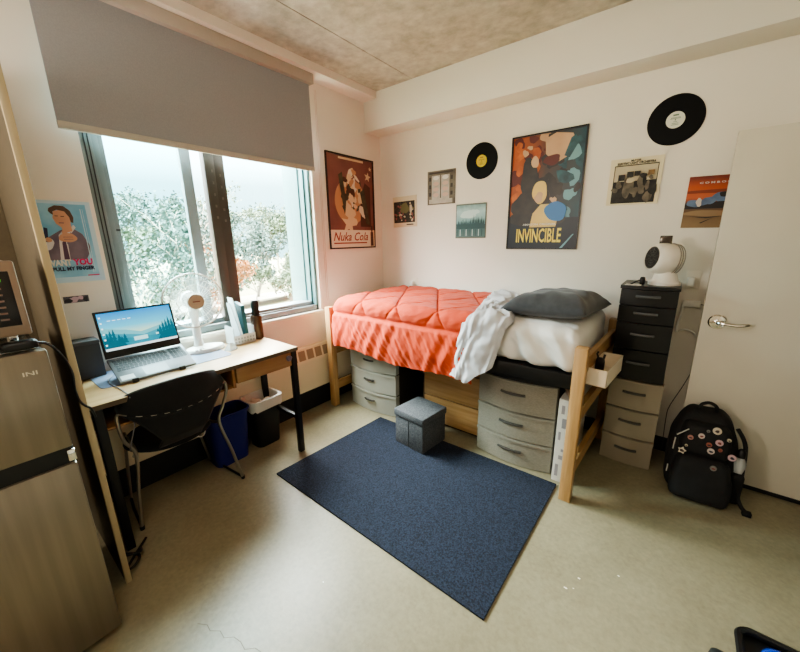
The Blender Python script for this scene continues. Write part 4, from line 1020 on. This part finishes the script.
obj('earbud_case', mb, BLACK, None, 'small black gadget at the foot of the fan heater', 'gadget', smooth=60)
mb = MB(); mb.box(2.44, 2.53, -.37, -.29, 1.2975, 1.302, bev=.001)
obj('paper_slip', mb, PAPER, None, 'white paper slip on the black tower beside the fan heater', 'paper')

# sockets, plugs and leads on the back wall
t = thing('wall_outlet', 'white double wall outlet with plug behind the drawer tower', 'outlet', (2.80, -.005, 1.25))
obj('plate', B(2.757, 2.833, -.008, 0, 1.255, 1.375, bev=.002), TRIM, t)
obj('plug', B(2.765, 2.805, -.06, -.008, 1.275, 1.335, bev=.006), WHITEP, t)
t = thing('power_strip', 'white power strip mounted on the wall beside the black tower', 'power strip', (2.81, -.02, 1.13))
obj('strip', B(2.762, 2.86, -.04, 0, 1.135, 1.175, bev=.005), WHITEP, t)
mb = MB(); mb.tube(bez([(2.77, -.02, 1.14), (2.762, -.02, 1.05), (2.758, -.02, .95), (2.80, -.02, .97), (2.85, -.02, .955), (2.865, -.02, .93)], 8), .006, 6); obj('lead', mb, WHITEP, t)
mb = MB(); mb.tube(bez([(2.86, -.03, 1.155), (2.90, -.03, 1.145), (2.93, -.05, 1.12), (2.93, -.05, .9), (2.86, -.05, .6), (2.80, -.05, .4), (2.79, -.05, .3), (2.80, -.04, .03)], 8), .0025, 6)
obj('heater_cord', mb, mat('grey_cord', (70, 64, 58), .5), None, 'thin dark cord hanging behind the open door edge', 'cord')
t = thing('wall_outlet', 'small white wall outlet above the comforter near the corner', 'outlet', (.46, -.004, 1.12))
obj('plate', B(.43, .50, -.008, 0, 1.12, 1.20, bev=.002), TRIM, t); obj('plug', B(.425, .465, -.055, -.008, 1.125, 1.165, bev=.008), WHITEP, t)

# ------------------------------------------------------------------ backpack
bp_ = thing('backpack', 'black backpack covered in badges leaning against the open door', 'backpack', (2.985, -.42, 0), .05)
bp_.scale = (.90, .92, .93)
BPM = mat('backpack_nylon', (9, 8, 9), .75, c2=(15, 13, 14), ns=40, bump=.2, bs=50)
def pack_fn(p):
    z = p.z/.60
    k = 1.0 if z < .45 else 1-.42*((z-.45)/.55)**2.0
    k *= .97+.05*math.sin(PI*min(1, z*1.3))
    p = Vector((p.x*k, p.y*(1.06-.35*z), p.z)); p.y += .15*z
    p += Vector((.008*n3(p.x, p.y, p.z, 9), .012*n3(p.x+4, p.y, p.z, 8), .005*n3(p.x, p.y+3, p.z, 9))); p.z = max(.0, p.z); return p
mb = MB(); mb.rbox((0, 0, .285), (.38, .24, .57), .085, (20, 14, 26), pack_fn); obj('main_body', mb, BPM, bp_, smooth=80, local=True)
def pocket_fn(p):
    z = p.z/.60; k = 1-.30*max(0, z-.3)/.4; p = Vector((p.x*k, p.y, p.z)); p.y += .13*z; p += Vector((.006*n3(p.x, p.y, p.z, 12), .012*n3(p.x+4, p.y, p.z, 10), 0)); p.z = max(.005, p.z); return p
mb = MB(); mb.rbox((0, -.135, .16), (.325, .12, .30), .055, (16, 8, 14), pocket_fn); obj('front_pocket', mb, BPM, bp_, smooth=80, local=True)
mb = MB(); mb.rbox((.0, -.075, .40), (.27, .12, .22), .05, (16, 8, 10), lambda p: Vector((p.x*(1-.5*max(0, p.z-.40)), p.y+.13*p.z/.6-.012, p.z))); obj('upper_pocket', mb, BPM, bp_, smooth=80, local=True)
mb = MB(); mb.tube(bez([(-.045, .115, .555), (-.04, .10, .605), (0, .095, .628), (.04, .10, .605), (.045, .115, .555)], 8), .011, 8); obj('grab_handle', mb, BPM, bp_, local=True)
mb = MB(); mb.rbox((.195, .01, .12), (.07, .13, .22), .025, (5, 8, 10)); obj('bottle_pocket', mb, BPM, bp_, local=True, smooth=80)
mb = MB(); mb.tube(bez([(.16, .06, .50), (.21, .03, .40), (.215, -.02, .20), (.21, -.05, .09), (.235, -.08, .03), (.265, -.10, .01)], 8), .012, 8); mb.box(.235, .28, -.13, -.095, 0, .03, bev=.004); obj('shoulder_strap', mb, BPM, bp_, local=True)
mb = MB()
for (a, b_) in (((-.16, .42), (-.10, .475)), ((-.17, .32), (-.165, .40)), ((-.185, .16), (-.183, .21))):
    mb.tube([(a[0], -.16+.13*a[1]/.6, a[1]), (b_[0], -.16+.13*b_[1]/.6, b_[1])], .004, 6)
obj('zip_pull', mb, mat('zip_pull_white', (176, 172, 164), .4), bp_, local=True)
pc = [(206, 196, 176), (168, 120, 110), (196, 180, 172), (150, 84, 66), (190, 160, 164), (120, 116, 110), (186, 176, 150)]
pins = [(.045, .495, .024, 0), (.0, .485, .010, 5), (-.03, .445, .018, 2), (-.085, .42, .017, 1), (.015, .40, .016, 3), (.065, .425, .021, 4), (.11, .455, .012, 6), (.03, .36, .020, 2), (.075, .38, .012, 3), (-.12, .325, .026, 0), (.14, .345, .022, 4), (.05, .275, .018, 5), (-.1, .36, .009, 6)]
dgp = bpy.context.evaluated_depsgraph_get()
for k, (x_, z_, r_, ci) in enumerate(pins):
    # lay each badge on whatever part of the pack is foremost there
    best = None
    for ch in bp_.children:
        if ch.name.split('.')[0] in ('main_body', 'front_pocket', 'upper_pocket'):
            for v in ch.data.vertices:
                d2 = (v.co.x-x_)**2+(v.co.z-z_)**2
                if d2 < .0006 and (best is None or v.co.y < best): best = v.co.y
    yv = (best if best is not None else -.1)-.003
    mb = MB(); mb.M = T(x_, yv, z_) @ RX(PI/2-.2)
    if k == 9: mb.prism(star(0, 0, r_, .2, .6), 0, .004)
    else: mb.lathe([(0, 0), (r_, 0), (r_*.9, .004), (0, .0055)], 16)
    bd = obj('badge', mb, mat('badge_%d' % k, pc[ci], .35), bp_, local=True)
    mb = MB(); mb.M = T(x_, yv-.0062, z_) @ RX(PI/2-.2); mb.prism(blob(0, 0, r_*.5, r_*.35, k, 12), 0, .0005); obj('badge_print', mb, mat('badge_print_%d' % k, [(60, 40, 40), (40, 40, 52), (120, 60, 50)][k % 3], .4), bd, local=True)
t = thing('water_bottle', 'small clear water bottle with black cap in the backpack side pocket', 'bottle', (3.16, -.40, .07))
mb = MB(); mb.M = T(3.16, -.405, .12); mb.lathe([(0, 0), (.03, 0), (.032, .02), (.032, .15), (.018, .19), (.018, .2), (0, .2)], 20); obj('bottle_body', mb, mat('bottle_clear', (170, 172, 170), .15, spec=.8), t)
mb = MB(); mb.M = T(3.16, -.405, .31); mb.lathe([(0, 0), (.022, 0), (.022, .035), (.012, .05), (0, .05)], 16); obj('cap', mb, BLACK, t)

# ------------------------------------------------------------------ black tray in the near corner
t = thing('boot_tray', 'black rounded plastic tray on the floor at the room entrance', 'tray', (3.35, -1.62, 0))
def rr_out(x0, x1, y0, y1, r):
    out = []
    for (cx, cy, a) in ((x1-r, y1-r, 0), (x0+r, y1-r, 90), (x0+r, y0+r, 180), (x1-r, y0+r, 270)):
        for k in range(7): q = math.radians(a+15*k); out.append((cx+r*math.cos(q), cy+r*math.sin(q)))
    return out
mb = MB(); mb.prism(rr_out(3.095, 3.64, -1.88, -1.37, .05), 0, .006); obj('tray_base', mb, BLACK, t)
mb = MB(); mb.tube([(x_, y_, .02) for x_, y_ in rr_out(3.103, 3.632, -1.872, -1.378, .045)], .014, 8, True); obj('raised_rim', mb, BLACK, t)
mb = MB(); mb.M = T(3.215, -1.50, .006); mb.lathe([(.0, 0), (.06, 0), (.068, .02), (.06, .05), (.035, .07), (0, .075)], 32)
obj('blue_bowl', mb, mat('glossy_blue', (22, 62, 168), .15, coat=.5), None, 'glossy blue rounded bowl sitting in the black tray', 'bowl', smooth=80)
mb = MB(); mb.rbox((3.04, -1.70, .035), (.09, .26, .07), .03, 8)
obj('slipper', mb, mat('dark_green_black', (26, 28, 24), .8), None, 'dark slipper on the floor against the black tray', 'slipper', smooth=80)

# ------------------------------------------------------------------ outside
gm = mat('dry_lawn', (80, 78, 50), .9, c2=(100, 94, 66), ns=.35, det=6)
mb = MB(); mb.grid(lambda u, v: (-.6-80*u, -60+90*v, -1.6+.012*80*u*u*8*.2+.25*n3(u*8, v*9, 0, 1)), 40, 40)
struct('ground', mb, gm, smooth=60)
obj('footpath', MB().grid(lambda u, v: (-13-1.6*u+.8*math.sin(v*5), -30+45*v, -1.28+.03*u+.25*0), 2, 30), mat('pale_path', (140, 132, 120), .9), None, kind='structure')
def tree(label, x, y, h, seed, leafm, barkm, spread=.45, nleaf=1400, leaf=.09, z0=-1.5, depth=4, bare=.35):
    r_ = random.Random(seed)
    t = thing('tree', label, 'tree', (x, y, z0), group='trees outside the window')
    mb = MB(); tips = []
    def grow(p, d, ln, rad, lev):
        q = [p]; dd = d.copy()
        for k in range(4):
            dd = (dd+Vector((r_.uniform(-.2, .2), r_.uniform(-.2, .2), r_.uniform(-.05, .14)))).normalized(); q.append(q[-1]+dd*ln/4)
            if lev >= 2: tips.append((q[-1], ln))
        mb.tube(q, [rad*(1-.1*k) for k in range(5)], 6 if lev < 2 else 4)
        if lev < depth:
            for k in range(3 if lev else 4):
                s = q[r_.choice((2, 3, 4)) if lev else r_.choice((2, 3, 3, 4))]
                a = r_.uniform(0, 2*PI); out = Vector((math.cos(a), math.sin(a), r_.uniform(.1, .9))).normalized()
                grow(s, (dd*(1-spread)+out*spread*1.5).normalized(), ln*r_.uniform(.55, .75), rad*.55, lev+1)
    grow(Vector((x, y, z0)), Vector((r_.uniform(-.12, .12), r_.uniform(-.12, .12), 1)).normalized(), h*.42, h*.016, 0)
    obj('trunk', mb, barkm, t, smooth=60)
    mb = MB()
    for k in range(nleaf):
        c_, ln = r_.choice(tips); c_ = c_+Vector((r_.gauss(0, 1), r_.gauss(0, 1), r_.gauss(0, .8)))*ln*.30
        a = Vector((r_.gauss(0, 1), r_.gauss(0, 1), r_.gauss(0, 1))).normalized(); b_ = a.orthogonal().normalized(); s = leaf*r_.uniform(.5, 1.2)
        vs = [mb.bm.verts.new(c_+a*s), mb.bm.verts.new(c_+b_*s*.6), mb.bm.verts.new(c_-a*s), mb.bm.verts.new(c_-b_*s*.6)]
        mb.bm.faces.new(vs)
    mb.fin(); obj('foliage', mb, leafm, t, smooth=0, normals=False)
LA = mat('leaf_blue_green', (60, 78, 70), .8, c2=(42, 60, 54), ns=2); LB = mat('leaf_grey_green', (76, 86, 62), .8, c2=(54, 68, 48), ns=2)
LC = mat('leaf_amber', (122, 74, 32), .8, c2=(100, 60, 26), ns=2); BK = mat('bark_pale', (150, 142, 124), .8); BK2 = mat('bark_grey', (84, 80, 68), .8)
def tp(u, d):   # a spot d metres out along a heading u from the window middle
    return (-d, -1.9+u*d)
spots = [(.27, 6.5, 4.7, 11, LA, BK, 'pale branched tree nearest the laptop side of the window', .5, 3000)]
desc = {0: 'hazy blue green', 1: 'hazy grey green', 2: 'amber leaved'}
ord_ = ['first', 'second', 'third', 'fourth', 'fifth', 'sixth', 'seventh', 'eighth', 'ninth', 'tenth', 'eleventh', 'twelfth', 'thirteenth']
rt = random.Random(21); cnt = {'front': 0, 'back': 0}
for row, d0, n_, hh in (('front', 13.0, 8, 4.5), ('back', 21.0, 10, 6.2)):
    for k in range(n_):
        u = .08+.92*(k+.3+.4*rt.random())/n_
        ty = (0 if rt.random() < .5 else 1)
        spots.append((u, d0+rt.uniform(-1.5, 1.5), hh*rt.uniform(.88, 1.12), 30+k+(50 if row == 'back' else 0), (LA, LB, LC)[ty], BK if k % 3 == 0 else BK2, '%s tree, %s of the %s row counted from the laptop side' % (desc[ty], ord_[k], 'nearer' if row == 'front' else 'further'), .4, 2600))
spots.append((.36, 8.0, 3.5, 133, LC, BK2, 'small amber leaved tree outside, the only orange one in the window', .32, 2400))
for k in range(7):
    d = 10.5+2.2*(k % 3); y_ = -3.11+(d+2.688)*(.30+.42*(k+.4)/7)
    spots.append(((y_+1.9)/d, d, 2.3+.35*(k % 2), 90+k, (LB, LA)[k % 2], BK2, 'low %s shrub under the trees, %s from the laptop side' % (desc[(1, 0)[k % 2]], ord_[k]), .5, 1500))
for (u, d, h, sd, lm, bk, lbl, spd, nl) in spots:
    x_, y_ = tp(u, d); tree(lbl, x_, y_, h*1.0, sd, lm, bk, spd, int(nl*1.4), .04+.0026*d)

# ------------------------------------------------------------------ light
wd = bpy.data.worlds.new('sky'); bpy.context.scene.world = wd; wd.use_nodes = True
nt = wd.node_tree; N, L = nt.nodes, nt.links; bg = N['Background']
tc = N.new('ShaderNodeTexCoord'); sp = N.new('ShaderNodeSeparateXYZ'); rp = N.new('ShaderNodeValToRGB')     # overcast sky: pale blue-green low down, much brighter overhead
L.new(tc.outputs['Generated'], sp.inputs['Vector']); L.new(sp.outputs['Z'], rp.inputs['Fac'])
e = rp.color_ramp.elements
e[0].position = .0; e[0].color = (.020, .034, .036, 1); e[1].position = .62; e[1].color = (1.0, .985, .955, 1)
k = e.new(.13); k.color = (.03, .046, .048, 1)
k = e.new(.24); k.color = (.10, .138, .143, 1)
k = e.new(.40); k.color = (.70, .71, .70, 1)
L.new(rp.outputs['Color'], bg.inputs['Color']); bg.inputs['Strength'].default_value = 17
def area(name, loc, rot, sx, sy, e, col, portal=False, spread=180):
    l = bpy.data.lights.new(name, 'AREA'); l.shape = 'RECTANGLE'; l.size = sx; l.size_y = sy; l.energy = e; l.color = col
    l.spread = math.radians(spread)
    o = bpy.data.objects.new(name, l); C.objects.link(o); o.location = loc; o.rotation_euler = rot
    if portal: l.cycles.is_portal = True
    return o
area('window_portal', (-.24, -1.75, 1.9), (0, -PI/2, 0), 1.9, 1.57, 1, (1, 1, 1), True)
area('front_wall_fill', (.7, -4.62, 1.9), (PI/2, 0, -.42), 1.2, 1.0, 15, (1, .93, .82))  # added fill from behind the camera
area('overhead_fill', (2.3, -3.3, 2.97), (0, 0, 0), 1.2, .6, 3.5, (1, .92, .80))  # added weak warm fill from overhead, not a fixture of the room
sc = bpy.context.scene
sc.view_settings.view_transform = 'AgX'
sc.view_settings.look = 'AgX - Medium High Contrast'
sc.view_settings.exposure = 2.55
